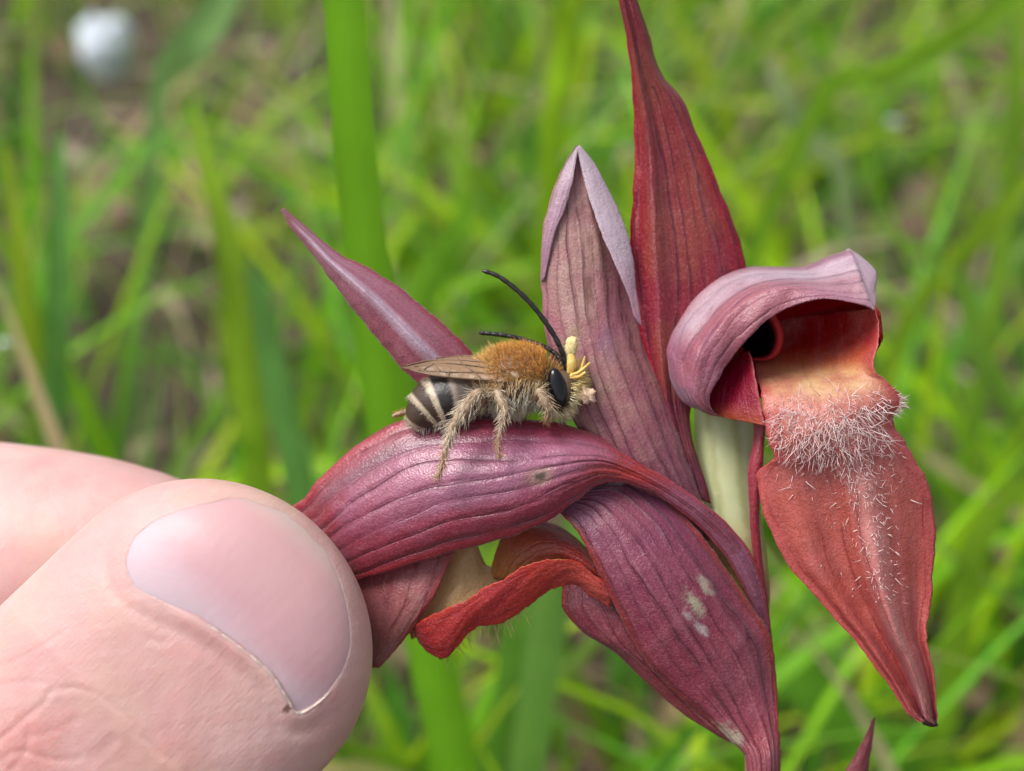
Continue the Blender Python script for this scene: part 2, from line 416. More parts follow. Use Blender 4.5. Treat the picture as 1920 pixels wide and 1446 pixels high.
named_blade([(1908, -60, 215), (1902, 180, 222), (1885, 420, 236), (1850, 640, 260)], [1.8, 3.0, 3.4, 3.6], (.24, .42, .04), 'green upright blade passing behind the slanting bright blade')
named_blade([(1960, 300, 225), (1880, 390, 228), (1790, 490, 236), (1690, 625, 250)], [1.4, 3.4, 3.8, 3.2], (.28, .45, .03), 'yellow green arched blade beside the hood of the open flower')
named_blade([(1640, 420, 230), (1790, 520, 234), (1830, 640, 244), (1900, 800, 262)], [1.0, 3.2, 3.4, 3.4], (.22, .40, .05), 'green blade bending down behind the open flower')
named_blade([(1975, 870, 200), (1890, 930, 203), (1820, 1040, 210), (1780, 1270, 224)], [1.4, 3.0, 4.2, 4.6], (.27, .46, .03), 'bright yellow green arched blade beside the hanging red lip')
named_blade([(1440, 1230, 225), (1520, 1290, 228), (1620, 1375, 234), (1760, 1440, 245)], [3.5, 8.0, 8.5, 7.0], (.19, .44, .04), 'broad bright green leaf low behind the tip of the red lip')
named_blade([(1420, 1135, 240), (1500, 1152, 242), (1570, 1148, 247), (1660, 1185, 258)], [1.6, 2.6, 2.4, 1.8], (.26, .46, .03), 'short bright green blade lying level behind the hanging red lip')
named_blade([(985, 1120, 175), (968, 1180, 178), (950, 1300, 186), (925, 1420, 195)], [2.0, 3.2, 3.4, 3.6], (.17, .38, .05), 'green blade standing under the curled lip of the held flower')
named_blade([(590, 1395, 200), (680, 1405, 203), (760, 1440, 208), (800, 1500, 214)], [1.4, 2.6, 2.8, 2.8], (.24, .42, .03), 'green blade bending low beside the thumb')
named_blade([(1075, 955, 150), (1090, 1000, 152), (1068, 1050, 155), (1030, 1140, 162)], [1.5, 4.0, 4.4, 4.4], (.22, .44, .08), 'light green leaf seen through the gap above the curled lip')
named_blade([(452, -80, 290), (410, 20, 292), (350, 95, 296), (300, 170, 305)], [2.0, 7.0, 7.5, 4.0], (.22, .38, .12), 'pale green leaf leaning beside the white pebble')
named_blade([(1075, -60, 250), (1062, 40, 254), (1052, 130, 262), (1035, 260, 280)], [3.0, 5.0, 5.2, 4.6], (.28, .48, .02), 'vivid yellow green blade above the pale pointed bract')
named_blade([(890, 360, 225), (850, 450, 230), (800, 530, 238), (770, 640, 250)], [1.0, 4.4, 5.2, 4.0], (.20, .44, .03), 'vivid green blade leaning behind the antennae of the bee')

# white pebble, out of focus
def blob(px, py, h, r, seed, flat=.7, amp=.32):
    c = Pz(px, py, h); n, m = 18, 26
    th = np.linspace(0.02, math.pi - .02, n)[:, None]; ph = np.linspace(0, 6.2832, m, endpoint=False)[None]
    d = np.stack(np.broadcast_arrays(np.sin(th) * np.cos(ph), np.sin(th) * np.sin(ph), np.cos(th)), -1)
    rr = r * (1 + amp * wav(d[..., 0] * 3 + d[..., 2] * 2, seed) + amp * .6 * wav(d[..., 1] * 5 + d[..., 2] * 4, seed + 1))
    V = c + d * rr[..., None] * np.array([1, 1, flat])
    return c, V.reshape(-1, 3), gridfaces(n, m, True)
c, V, F = blob(205, 86, .030, .0092, 11, 1.25)
mk('pebble', V, F, plain_mat('white_quartz', (.66, .71, .78), .75, .3, (.50, .55, .62), 160, .0012), loc=c - np.array([0, 0, .008]), label='rounded white pebble lying among the dry litter', cat='pebble')
def drop_mat():
    t = NT('water'); b = t.bsdf(Base_Color=(1, 1, 1), Roughness=.02, IOR=1.33, Transmission_Weight=1.0); t.l(b.outputs[0], t.out.inputs[0]); return t.m
DROP = drop_mat()
for (px, py, h, r, lb) in ((1053, 157, .105, .0019, 'round dewdrop shining in the grass above the pale pointed bract'), (12, 651, .098, .0014, 'small dewdrop on the grass above the index finger'),
                          (1675, 235, .085, .0018, 'dewdrop hanging at the end of a leaf below the slanting bright blade')):
    c, V, F = blob(px, py, h, r, 9, .9, .06)
    mk('dewdrop', V, F, DROP, loc=c, label=lb, cat='dewdrop', group='dewdrops in the grass')

# ------------------------------------------------------------------ the orchid
stem_top = P([(1428, 1425, 3)])[0]
foot = np.array([stem_top[0] + .006, stem_top[1] - .004, 0.0])
orchid = empty('orchid', foot, 'purple red orchid spike with a bee on its held flower', 'orchid')

def sheet(name, rows, mat, parent=orchid, n=90, m=44, thick=.00022, crease=None, vein=0, vein_d=.03, ripple=.06, edge=.05, seed=1, label=None, pw=1.0):
    """rows: (Lx, Ly, Ld, Rx, Ry, Rd, bulge mm toward the camera); crease(s, t) adds mm toward the camera"""
    rows = np.asarray(rows, float); A = cr(rows, n)
    s = np.linspace(0, 1, n)[:, None]; t = np.linspace(0, 1, m)[None]
    L, Rr, bu = A[:, None, 0:3], A[:, None, 3:6], A[:, 6:7]
    G = L * (1 - t[..., None]) + Rr * t[..., None]
    d = -bu * np.maximum(0, 1 - (2 * t - 1) ** 2) ** pw
    if crease is not None: d = d - crease(s, t)
    ln = np.linalg.norm(rows[-1, :2] - rows[0, :2]) / 30
    d = d + ripple * wav(s * ln * .8 + t * 3, seed) * np.sin(np.pi * t)
    if vein:
        d = d + vein_d * np.exp(-((((t * vein) % 1) - .5) / .13) ** 2)
    G[..., 2] += d
    ax = A[:, 3:5] - A[:, 0:2]; ax = ax / np.maximum(np.linalg.norm(ax, axis=1, keepdims=True), 1)
    ew = 31 * (edge * wav(s * ln * 2.2, seed + 5) + .022 * wav(s * ln * 13, seed + 6)) * np.abs(2 * t - 1) ** 3
    G[..., :2] += ax[:, None] * ew[..., None] * np.minimum(1, np.linalg.norm(A[:, 3:5] - A[:, 0:2], axis=1) / 60)[:, None, None]
    G3 = P(G.reshape(-1, 3)).reshape(n, m, 3)
    uvg = np.stack(np.broadcast_arrays(t, s), -1)
    V, F, uv, N = shell(G3, uvg, thick)
    o = mk(name, V, F, mat, parent, uv=uv, label=label)
    return o, G3, N

# stem, with the flower stalk (ovary) above it
def stem_mat(name, stops, seed):
    t = NT(name); sp = t.n('ShaderNodeSeparateXYZ'); t.l(t.uv(), sp.inputs[0])
    nz = t.noise(t.obj(), 700, 4, .6); c = t.ramp(sp.outputs[1], stops)
    st = t.math('ABSOLUTE', t.math('SUBTRACT', t.math('FRACT', t.math('ADD', t.math('MULTIPLY', sp.outputs[0], 7.0), t.math('MULTIPLY', nz, .5))), .5))
    c = t.mix(t.mr(st, 0, .3, .45, 0), c, (.22, .20, .06)); c = t.mix(t.math('MULTIPLY', t.mr(nz, .5, .7), .3), c, (.5, .45, .3))
    b = t.bsdf(Base_Color=c, Roughness=.4, Normal=t.bump(nz, .0002, .4)); b.inputs['Subsurface Weight'].default_value = .2
    b.inputs['Subsurface Scale'].default_value = .0008; t.l(b.outputs[0], t.out.inputs[0]); return t.m
st_pts = np.vstack([P([(1418, 1180, 5.4), (1422, 1300, 4.4), (1426, 1400, 3.6), (1429, 1470, 3.2)]), np.array([P([(1429, 1470, 3.2)])[0] * (1 - f) + foot * f + np.array([.0015, 0, 0]) * math.sin(math.pi * f) for f in (.03, .06, .1, .16, .24, .34, .46, .6, .8, 1.0)])])
V, F, uv = tube(st_pts, [.0009, .0010, .00105, .00105] + [.0011 + .001 * f for f in (.03, .06, .1, .16, .24, .34, .46, .6, .8, 1.0)], seg=20, n=90, iso=False)
mk('stem', V, F, stem_mat('stem_skin', [(0, (.28, .05, .07)), (.30, (.28, .06, .07)), (.55, (.26, .16, .08)), (1, (.16, .24, .06))], 1), orchid, uv=uv)
V, F, uv = tube([(1352, 735, 7), (1358, 800, 6.6), (1366, 900, 6.2), (1382, 1000, 6), (1404, 1090, 5.8), (1414, 1170, 5.4), (1418, 1230, 5.0)], [50, 56, 55, 50, 40, 28, 22], seg=28, n=60)
mk('flower_stalk', V, F, stem_mat('stalk_skin', [(0, (.42, .46, .22)), (.45, (.46, .48, .26)), (.62, (.45, .36, .14)), (.75, (.30, .06, .07)), (1, (.28, .05, .07))], 2), orchid, uv=uv, label='pale green ribbed flower stalk')

LIL = (.40, .20, .30)
# pale pointed bract, its near margin rolled in
m_b1 = petal_mat('bract_pale', hue=.514, along=[(0, (.33, .17, .19)), (.25, (.36, .17, .20)), (.55, (.34, .13, .18)), (.8, (.27, .09, .14)), (1, (.22, .07, .12))], veins=8, vein_amt=.75, mott=(.40, .25, .20), mott_amt=.6,
                 blots=[(.50, .40, .07, .045, (.13, .045, .03), None, 2.0), (.57, .30, .03, .05, (.16, .06, .05), None, 2.2), (.60, .53, .13, .05, (.20, .11, .17), None), (.32, .5, .08, .03, (.34, .22, .16), None)])
def cr1(s, t): return -1.2 * np.clip((t - .64) / .36, 0, 1) ** 1.2 * np.clip(1 - s * 1.15, 0, 1) ** .6 + .35 * np.exp(-((t - .64) / .05) ** 2) * np.clip(1 - s * 1.6, 0, 1)
sheet('bract', [(1080, 273, 3.2, 1086, 273, 3.2, 0), (1050, 325, 3.2, 1116, 312, 3.8, .3), (1024, 400, 3.3, 1153, 385, 4.2, .7), (1014, 475, 3.3, 1180, 450, 4.4, 1.0), (1016, 560, 3.2, 1191, 535, 4.2, 1.2),
                (1023, 630, 3.0, 1203, 610, 3.8, 1.3), (1042, 710, 2.7, 1232, 705, 3.3, 1.3), (1075, 790, 2.5, 1268, 800, 3.0, 1.2), (1125, 860, 2.5, 1298, 890, 3.2, 1.0), (1200, 930, 3.2, 1325, 960, 4.0, .6), (1290, 1000, 4.4, 1350, 1010, 4.8, .3)],
      m_b1, crease=cr1, vein=8, seed=11, label='pale lilac pointed bract with a rolled margin and brown marks')
# rolled margin on its other side, meeting at the tip
m_fold = petal_mat('bract_silver', [(0, (.52, .42, .48)), (.5, (.58, .47, .54)), (.8, (.46, .29, .36)), (1, (.38, .17, .22))], veins=3, vein_amt=.12, mott=(.50, .38, .46), sheen=.4, streak=.25, grain=.25)
sheet('bract_fold', [(1082, 276, 2.7, 1087, 272, 2.9, 0), (1092, 325, 2.7, 1118, 312, 3.0, .15), (1112, 395, 2.5, 1155, 384, 3.2, .25), (1129, 440, 2.4, 1180, 448, 3.2, .25), (1146, 480, 2.4, 1189, 500, 3.2, .2), (1166, 525, 2.5, 1193, 540, 3.1, .15), (1184, 570, 2.7, 1199, 580, 3.0, .05), (1198, 606, 2.7, 1204, 612, 2.9, 0)],
      m_fold, m=20, n=60, ripple=.03, seed=14, label='silvery rolled margin of the pale bract')
sheet('bract_fold', [(1080, 276, 3.0, 1084, 275, 2.9, 0), (1052, 328, 2.9, 1075, 330, 2.5, .05), (1028, 400, 3.0, 1062, 385, 2.6, .1), (1016, 470, 3.05, 1040, 440, 2.7, .1), (1014, 530, 3.1, 1022, 520, 2.9, .05)],
      petal_mat('bract_dull', [(0, (.50, .40, .46)), (.5, (.42, .28, .34)), (1, (.34, .16, .20))], veins=3, vein_amt=.35, mott=(.34, .20, .28), mott_amt=.8), m=16, n=50, ripple=.02, seed=12)
# tall red bract
m_b2 = petal_mat('bract_red', [(0, (.20, .028, .035)), (.3, (.25, .045, .045)), (.6, (.28, .045, .06)), (.85, (.22, .05, .08)), (1, (.19, .05, .075))], edge=(.31, .02, .035), edge_w=.2, veins=7, vein_amt=.85, mott=(.30, .085, .065), mott_amt=.8, sheen=.12, trans=.3, spec=.35)
def cr2(s, t): return .9 * np.exp(-((t - .22) / .10) ** 2) * np.sin(np.pi * np.clip(s * 1.1, 0, 1)) - 1.3 * np.clip((t - .8) / .2, 0, 1) ** 1.5 * np.exp(-((s - .22) / .1) ** 2)
sheet('bract', [(1140, -95, 3.6, 1150, -98, 3.6, 0), (1154, -30, 3.9, 1182, -35, 3.9, .2), (1170, 50, 4.2, 1214, 55, 4.4, .3), (1182, 125, 4.5, 1240, 138, 5, .4), (1187, 200, 4.8, 1278, 185, 5.4, .5), (1190, 285, 4.8, 1322, 285, 5.4, .6), (1186, 370, 4.6, 1358, 375, 5.4, .7),
                (1182, 450, 4.4, 1390, 460, 5.4, .8), (1187, 540, 4.2, 1400, 560, 5.4, .8), (1205, 640, 4, 1360, 650, 5, .7), (1234, 730, 3.8, 1300, 745, 4.6, .6), (1262, 810, 3.7, 1298, 820, 4.2, .4), (1282, 880, 3.9, 1322, 900, 4.2, .3), (1296, 930, 4.2, 1334, 945, 4.4, .2)],
      m_b2, crease=cr2, vein=7, seed=21, label='tall dark red pointed bract with deep lengthwise grooves')
# lower bract in two layers
m_b3 = petal_mat('bract_purple', hue=.514, along=[(0, (.22, .09, .16)), (.18, (.20, .055, .115)), (.45, (.23, .048, .09)), (.75, (.27, .06, .10)), (1, (.29, .05, .06))], edge=(.30, .045, .05), edge_w=.10, veins=8, vein_amt=.8, mott=(.27, .085, .13), mott_amt=.7, spec=.55,
                 blots=[(.60, .42, .07, .042, (.45, .44, .32), (.36, .34, .22)), (.54, .485, .04, .03, (.58, .55, .54), None), (.76, .38, .06, .035, (.44, .42, .32), None), (.50, .445, .035, .02, (.45, .40, .38), None), (.10, .80, .20, .055, (.40, .42, .30), None)])
def cr3(s, t): return .25 * np.sin(t * 19) * np.sin(np.pi * s) * .35
sheet('bract', [(1046, 958, 1.6, 1112, 905, 2.6, .15), (1066, 978, 1.2, 1200, 898, 3.4, .5), (1092, 1012, .9, 1268, 950, 3.0, .9), (1116, 1062, .8, 1322, 1012, 2.6, 1.2), (1146, 1122, .9, 1368, 1075, 2.6, 1.4), (1180, 1190, 1.2, 1405, 1130, 2.8, 1.4),
                (1222, 1255, 1.6, 1440, 1180, 3.0, 1.3), (1272, 1305, 2.1, 1453, 1235, 3.2, 1.1), (1326, 1350, 2.5, 1457, 1300, 3.1, .8), (1372, 1392, 2.5, 1461, 1365, 2.5, .7), (1398, 1425, 2.2, 1464, 1425, 2.1, .9), (1400, 1500, 2.0, 1464, 1500, 2.0, 1.0)],
      m_b3, crease=cr3, vein=8, seed=31, label='purple bract with pale grey blotches clasping the stem')
m_b3b = petal_mat('bract_inner', hue=.514, along=[(0, (.20, .045, .08)), (.5, (.21, .045, .075)), (1, (.25, .05, .07))], edge=(.26, .04, .05), veins=5, vein_amt=.7, mott=(.25, .09, .09))
sheet('bract_fold', [(1062, 1068, 3.0, 1150, 1040, 2.6, .1), (1054, 1102, 3.0, 1170, 1090, 2.4, .4), (1056, 1142, 2.9, 1200, 1150, 2.3, .6), (1092, 1185, 2.9, 1235, 1220, 2.4, .6), (1150, 1222, 3.0, 1280, 1280, 2.6, .5), (1214, 1282, 3.1, 1320, 1325, 2.8, .4), (1280, 1338, 3.1, 1360, 1370, 3.0, .3), (1345, 1380, 3.1, 1395, 1405, 3.0, .1)],
      m_b3b, vein=5, seed=33)

sheet('bract_fold', [(1170, 912, 4.4, 1230, 890, 3.4, .0), (1250, 950, 4.4, 1312, 946, 3.6, -.2), (1315, 1015, 4.4, 1380, 1012, 4.0, -.3), (1365, 1080, 4.2, 1416, 1082, 4.3, -.3), (1405, 1135, 4.0, 1434, 1135, 4.5, -.2), (1432, 1180, 4.0, 1446, 1180, 4.6, 0)],
      petal_mat('bract_olive', [(0, (.10, .03, .05)), (.35, (.14, .06, .05)), (.65, (.26, .20, .05)), (1, (.22, .12, .06))], veins=3, vein_amt=.3, sheen=0), m=18, n=50, seed=37)
# the held sepal: a saddle whose ridge carries the bee, its narrow base running back to the stem
m_s1 = petal_mat('sepal_rose', hue=.514, along=[(0, (.30, .07, .08)), (.10, (.30, .055, .09)), (.22, (.25, .055, .11)), (.45, (.27, .065, .13)), (.56, (.34, .05, .075)), (.64, (.38, .04, .06)), (.70, (.22, .05, .09)), (1, (.20, .05, .10))], edge=(.37, .05, .085), edge_w=.2, veins=7, vein_amt=.7, vfade=(.72, .60), mott=(.33, .13, .22), mott_amt=.7, spec=.8, rough=.34, sheen=.4, band=[(.42, .30, .12, .62, (.45, .19, .30), .7), (.13, .13, .03, .40, (.17, .09, .12), .75), (.80, .14, .1, .6, (.34, .055, .10), .6)],  # lilac middle band is painted sheen
                 blots=[(.57, .44, .11, .033, (.34, .25, .17), (.05, .025, .018), .8)])
def crs(s, t): return .5 * np.exp(-((t - .0) / .06) ** 2) * 0 + .07 * np.sin(t * 16 + 1) * np.sin(np.pi * np.clip(s, 0, 1))
S1 = [(520, 960, 5.2, 640, 1100, 4.6, .0), (563, 940, 4.6, 668, 1088, 3.4, .5), (600, 896, 4.0, 700, 1080, 2.5, 1.0), (660, 842, 3.3, 765, 1060, 1.6, 1.5), (738, 796, 2.6, 840, 1037, .9, 1.9), (815, 782, 2.2, 905, 1021, .5, 2.1),
      (900, 784, 1.9, 970, 1002, .3, 2.1), (985, 786, 1.8, 1030, 975, .2, 1.9), (1065, 797, 1.8, 1080, 940, .4, 1.5), (1135, 824, 1.9, 1125, 908, .9, 1.0), (1190, 858, 2.0, 1170, 906, 1.3, .55), (1260, 903, 2.2, 1225, 925, 1.8, .35),
      (1330, 952, 2.6, 1292, 972, 2.4, .3), (1390, 1010, 3.2, 1348, 1028, 3.0, .3), (1424, 1075, 3.8, 1384, 1085, 3.6, .3), (1438, 1140, 4.2, 1408, 1135, 4.1, .2), (1444, 1185, 4.4, 1425, 1175, 4.4, .1)]
s1o, S1G, S1N = sheet('sepal', S1, m_s1, n=150, m=60, crease=crs, vein=7, vein_d=.05, seed=41, label='broad rose purple sepal pinched by the thumb, a brown scar on it')
# its far half, falling away behind the ridge
sheet('sepal_back', [(575, 935, 4.9, 620, 960, 7.0, .1), (602, 898, 4.2, 640, 905, 7.2, .3), (660, 846, 3.5, 690, 850, 7.0, .3), (738, 799, 2.8, 755, 800, 6.4, .3), (815, 785, 2.4, 830, 800, 6.0, .3), (900, 787, 2.1, 905, 810, 5.6, .3), (985, 789, 2.0, 985, 815, 5.2, .3), (1065, 800, 2.0, 1065, 830, 5.0, .2), (1135, 828, 2.1, 1140, 860, 4.6, .1)],
      petal_mat('sepal_outer', hue=.514, along=[(0, (.30, .05, .06)), (1, (.26, .05, .10))], veins=4, vein_amt=.5), m=16, n=60, seed=43)
# long pointed sepal
m_s2 = petal_mat('sepal_long', hue=.514, along=[(0, (.22, .06, .08)), (.12, (.30, .11, .16)), (.45, (.36, .13, .20)), (.8, (.32, .07, .12)), (1, (.28, .05, .08))], edge=(.24, .04, .06), edge_w=.16, veins=5, vein_amt=.32, mott=(.40, .17, .24), spec=.6, sheen=.5, band=[(.46, .17, .06, 1.05, (.60, .46, .57), .85)])  # pale keel band stands for sky reflection along the ridge
def crl(s, t): return 1.5 * np.clip(1 - np.abs(t - .46) / .46, 0, 1) * np.clip(s * 2.2, 0.15, 1) * np.clip(1.25 - s * .5, 0, 1)
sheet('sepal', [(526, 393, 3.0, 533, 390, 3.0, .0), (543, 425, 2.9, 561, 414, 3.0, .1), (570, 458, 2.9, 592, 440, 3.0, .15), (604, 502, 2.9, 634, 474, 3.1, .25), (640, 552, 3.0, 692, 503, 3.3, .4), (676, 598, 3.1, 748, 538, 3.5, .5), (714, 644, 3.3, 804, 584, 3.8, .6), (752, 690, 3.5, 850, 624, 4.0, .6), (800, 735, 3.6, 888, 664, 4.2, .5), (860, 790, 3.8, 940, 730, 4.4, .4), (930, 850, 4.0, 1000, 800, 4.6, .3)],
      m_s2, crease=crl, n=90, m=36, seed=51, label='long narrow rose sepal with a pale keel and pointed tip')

# lower sepal of the held flower, seen below the thumb grip
m_j = petal_mat('sepal_inner', [(0, (.34, .09, .10)), (.4, (.36, .13, .13)), (.75, (.25, .12, .10)), (1, (.34, .12, .07))], edge=(.38, .07, .07), edge_w=.16, veins=4, vein_amt=.75, vein_col=(.13, .03, .04), mott=(.30, .18, .16), trans=.35)
sheet('sepal', [(640, 1040, 4.4, 846, 1000, 3.2, .3), (655, 1080, 4.3, 846, 1040, 2.7, .5), (664, 1130, 4.2, 826, 1095, 2.5, .7), (668, 1180, 4.1, 794, 1150, 2.5, .7), (672, 1220, 4.1, 758, 1200, 2.8, .5), (680, 1246, 4.0, 722, 1240, 3.0, .2), (686, 1252, 3.9, 704, 1250, 3.1, .05)],
      m_j, vein=4, seed=61, label='dull pink inner sepal hanging behind the thumb')
# tube of the held flower: cream wall and brown red wall either side of the gap
m_tube = petal_mat('throat_cream', [(0, (.62, .42, .20)), (.6, (.66, .46, .22)), (1, (.50, .24, .12))], edge=(.42, .15, .10), edge_w=.1, veins=3, vein_amt=.2, trans=.35, sheen=.05)
sheet('throat', [(838, 1000, 4.6, 886, 995, 4.2, .3), (838, 1040, 4.4, 900, 1035, 4.2, .5), (826, 1085, 4.2, 915, 1060, 4.4, .6), (800, 1130, 4.0, 948, 1072, 4.2, .6), (770, 1175, 3.8, 930, 1110, 3.6, .4), (770, 1200, 3.6, 880, 1150, 3.2, .2)], m_tube, m=30, n=50, seed=63)
m_l2 = petal_mat('lip_red', hue=.493, along=[(0, (.36, .06, .055)), (.5, (.42, .085, .07)), (.75, (.48, .13, .095)), (1, (.45, .11, .09))], edge=(.50, .10, .06), edge_w=.14, streak=.15, veins=3, vein_amt=.25, vein_col=(.14, .012, .012), mott=(.46, .10, .06), mott_amt=.6, trans=.28, sheen=.12, spec=.35)
m_l2b = petal_mat('lip_wall', [(0, (.56, .28, .10)), (.3, (.44, .12, .06)), (.6, (.36, .055, .045)), (1, (.36, .05, .04))], veins=5, vein_amt=.35, vein_col=(.14, .03, .02), mott=(.26, .06, .05), trans=.3, sheen=.08)
sheet('lip_wall', [(918, 1085, 4.0, 980, 1085, 2.8, .1), (926, 1045, 3.9, 1000, 1062, 2.5, .4), (938, 1010, 3.8, 1030, 1050, 2.3, .6), (960, 985, 3.8, 1062, 1050, 2.2, .7), (1005, 975, 3.8, 1092, 1062, 2.0, .7), (1055, 990, 3.7, 1118, 1078, 1.9, .6), (1108, 1036, 3.2, 1138, 1095, 1.8, .3), (1138, 1080, 2.6, 1146, 1104, 1.8, .05)],
      m_l2b, m=34, n=60, seed=65)
lip2, L2G, L2N = sheet('lip', [(770, 1172, 3.0, 785, 1205, 3.2, 0), (798, 1160, 2.0, 812, 1230, 2.6, .2), (845, 1138, 1.4, 838, 1234, 2.4, .25), (885, 1118, 1.0, 880, 1186, 2.0, .22), (930, 1092, .6, 926, 1172, 1.8, .25), (975, 1066, .4, 982, 1144, 1.6, .25),
                (1020, 1052, .2, 1028, 1110, 1.4, .22), (1062, 1048, .1, 1062, 1096, 1.2, .2), (1100, 1066, .7, 1094, 1108, 1.3, .4), (1130, 1088, .9, 1118, 1124, 1.2, .3), (1147, 1108, 1.1, 1138, 1136, 1.2, .1), (1148, 1124, 1.2, 1143, 1137, 1.25, .0)],
      m_l2, n=90, m=30, vein=0, seed=67, edge=.16, ripple=.09, label='small red lip of the held flower, curled under')
# bristles below the curled lip
nh = 60; u = rng.uniform(.18, .48, nh)
ii = (u * 89).astype(int); base = L2G[ii, 27]
dr = -upv[None] + rng.normal(0, .35, (nh, 3)) + fwd[None] * .3 + rgt[None] * .25
HAIR_P = tint_mat('lip_bristle', rough=.4, trans=.3, var=.1)
V, F, kk = hairs(base + fwd * .0008, dr, rng.uniform(.0008, .0019, nh), rng.uniform(.000022, .00003, nh), rng.normal(0, .0002, (nh, 3)))
mk('bristles', V, F, HAIR_P, lip2, colr=np.tile((.62, .40, .24), (len(V), 1)), kind='stuff')

# ------------------------------------------------------------------ the open flower
m_h = petal_mat('hood_lilac', [(0, (.40, .14, .14)), (.3, (.36, .12, .145)), (.6, (.37, .15, .18)), (1, (.46, .29, .33))], veins=6, vein_amt=.75, vein_col=(.15, .04, .08), mott=(.30, .13, .20), mott_amt=.7, trans=.25, sheen=.5, spec=.55, vphase=.3, band=[(.24, .24, .30, 1.2, (.60, .50, .56), .75)])  # pale band paints the sky's reflection on the hood top
def crh(s, t): return .12 * np.sin(s * 26 + 6 * t) * np.sin(t * 9 + 5 * s) + 1.9 * np.clip(1 - np.abs(t - .58) / .58, 0, 1) ** .8 * np.clip(np.sin(np.pi * np.clip(s * .92 + .06, 0, 1)), 0, 1) ** .5
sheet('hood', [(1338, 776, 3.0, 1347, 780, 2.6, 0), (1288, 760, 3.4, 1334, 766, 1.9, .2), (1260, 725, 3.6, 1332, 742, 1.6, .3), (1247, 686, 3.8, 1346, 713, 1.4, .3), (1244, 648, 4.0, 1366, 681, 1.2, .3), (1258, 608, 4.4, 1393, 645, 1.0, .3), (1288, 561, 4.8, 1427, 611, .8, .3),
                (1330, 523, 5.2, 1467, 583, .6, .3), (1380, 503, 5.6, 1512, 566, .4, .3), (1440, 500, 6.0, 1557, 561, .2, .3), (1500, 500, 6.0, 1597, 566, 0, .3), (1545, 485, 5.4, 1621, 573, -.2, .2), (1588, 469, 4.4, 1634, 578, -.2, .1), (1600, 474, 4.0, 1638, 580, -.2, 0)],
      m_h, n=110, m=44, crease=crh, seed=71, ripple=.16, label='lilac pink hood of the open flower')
sheet('hood_tip', [(1586, 468, 4.6, 1592, 466, 4.6, 0), (1600, 500, 3.8, 1622, 487, 4.6, .1), (1618, 540, 2.4, 1644, 512, 4.2, .15), (1632, 570, 1.0, 1642, 545, 3.2, .1), (1638, 582, -.1, 1641, 580, .6, 0)],
      petal_mat('hood_tip_pale', [(0, (.52, .42, .48)), (1, (.48, .30, .36))], veins=2, vein_amt=.1, sheen=.5, trans=.3), n=40, m=18, ripple=.02, seed=73)
# inside of the hood
m_in = petal_mat('hood_inside', [(0, (.30, .012, .02)), (.6, (.32, .015, .02)), (1, (.40, .03, .03))], veins=5, vein_amt=.2, vein_col=(.1, .0, .01), trans=.35, sheen=0, spec=.3, grain=.1)
sheet('hood_lining', [(1345, 700, 4.2, 1350, 775, 4.0, -.5), (1385, 625, 5, 1400, 765, 5.5, -1.5), (1430, 580, 5, 1450, 730, 7.5, -2.2), (1490, 558, 4.4, 1500, 720, 8, -2.5), (1550, 550, 3.4, 1560, 700, 7, -2.4), (1605, 556, 2.2, 1620, 680, 4.6, -1.6), (1640, 576, .8, 1648, 650, 1.6, -.6), (1644, 590, .4, 1648, 625, .6, 0)],
      m_in, n=60, m=40, seed=75)
m_fl = petal_mat('side_lobe', [(0, (.24, .02, .035)), (.6, (.28, .025, .05)), (1, (.46, .12, .06))], edge=(.42, .09, .11), edge_w=.12, veins=2, vein_amt=.2, trans=.4, sheen=0, grain=.1)
sheet('side_lobe', [(1362, 668, 4.6, 1404, 658, 1.5, 0), (1336, 695, 4.4, 1412, 688, 1.2, .1), (1312, 735, 3.9, 1422, 735, .8, .1), (1306, 764, 3.5, 1430, 778, .5, .1), (1330, 778, 2.9, 1434, 798, .4, 0)], m_fl, n=40, m=24, seed=77)
# column, the shade in its hollow painted black by the ramp
th = np.linspace(0, 6.2832, 28, endpoint=False)
rings = []
for (sx, sy, dq, ox, oy) in ((34, 50, 6.2, 10, -4), (40, 56, 4.6, 8, -4), (41, 56, 3.4, 6, -3), (38, 52, 2.9, 3, -1), (33, 45, 3.0, -2, 1), (29, 38, 3.7, -6, 2), (26, 34, 4.6, -8, 3), (4, 5, 4.9, -8, 3)):
    rings.append(np.stack([1419 + ox + sx * np.cos(th) * (1 + .10 * np.sin(2 * th + .6)), 628 + oy + sy * np.sin(th) * (1 + .08 * np.sin(3 * th)), dq + .5 * np.sin(th - .5)], 1))
V = P(np.vstack(rings)); uvc = np.stack(np.broadcast_arrays(th[None] / 6.283, np.linspace(0, 1, 8)[:, None]), -1).reshape(-1, 2)
mk('column', V, gridfaces(8, 28, True), petal_mat('column_red', [(0, (.40, .05, .05)), (.42, (.42, .07, .07)), (.50, (.20, .015, .02)), (.58, (.012, .002, .003)), (1, (.002, .001, .001))], veins=3, vein_amt=.1, trans=.0, sheen=0, grain=.1, streak=0, spec=.1), orchid, uv=uvc, label='red column with a dark round hollow inside the hood')
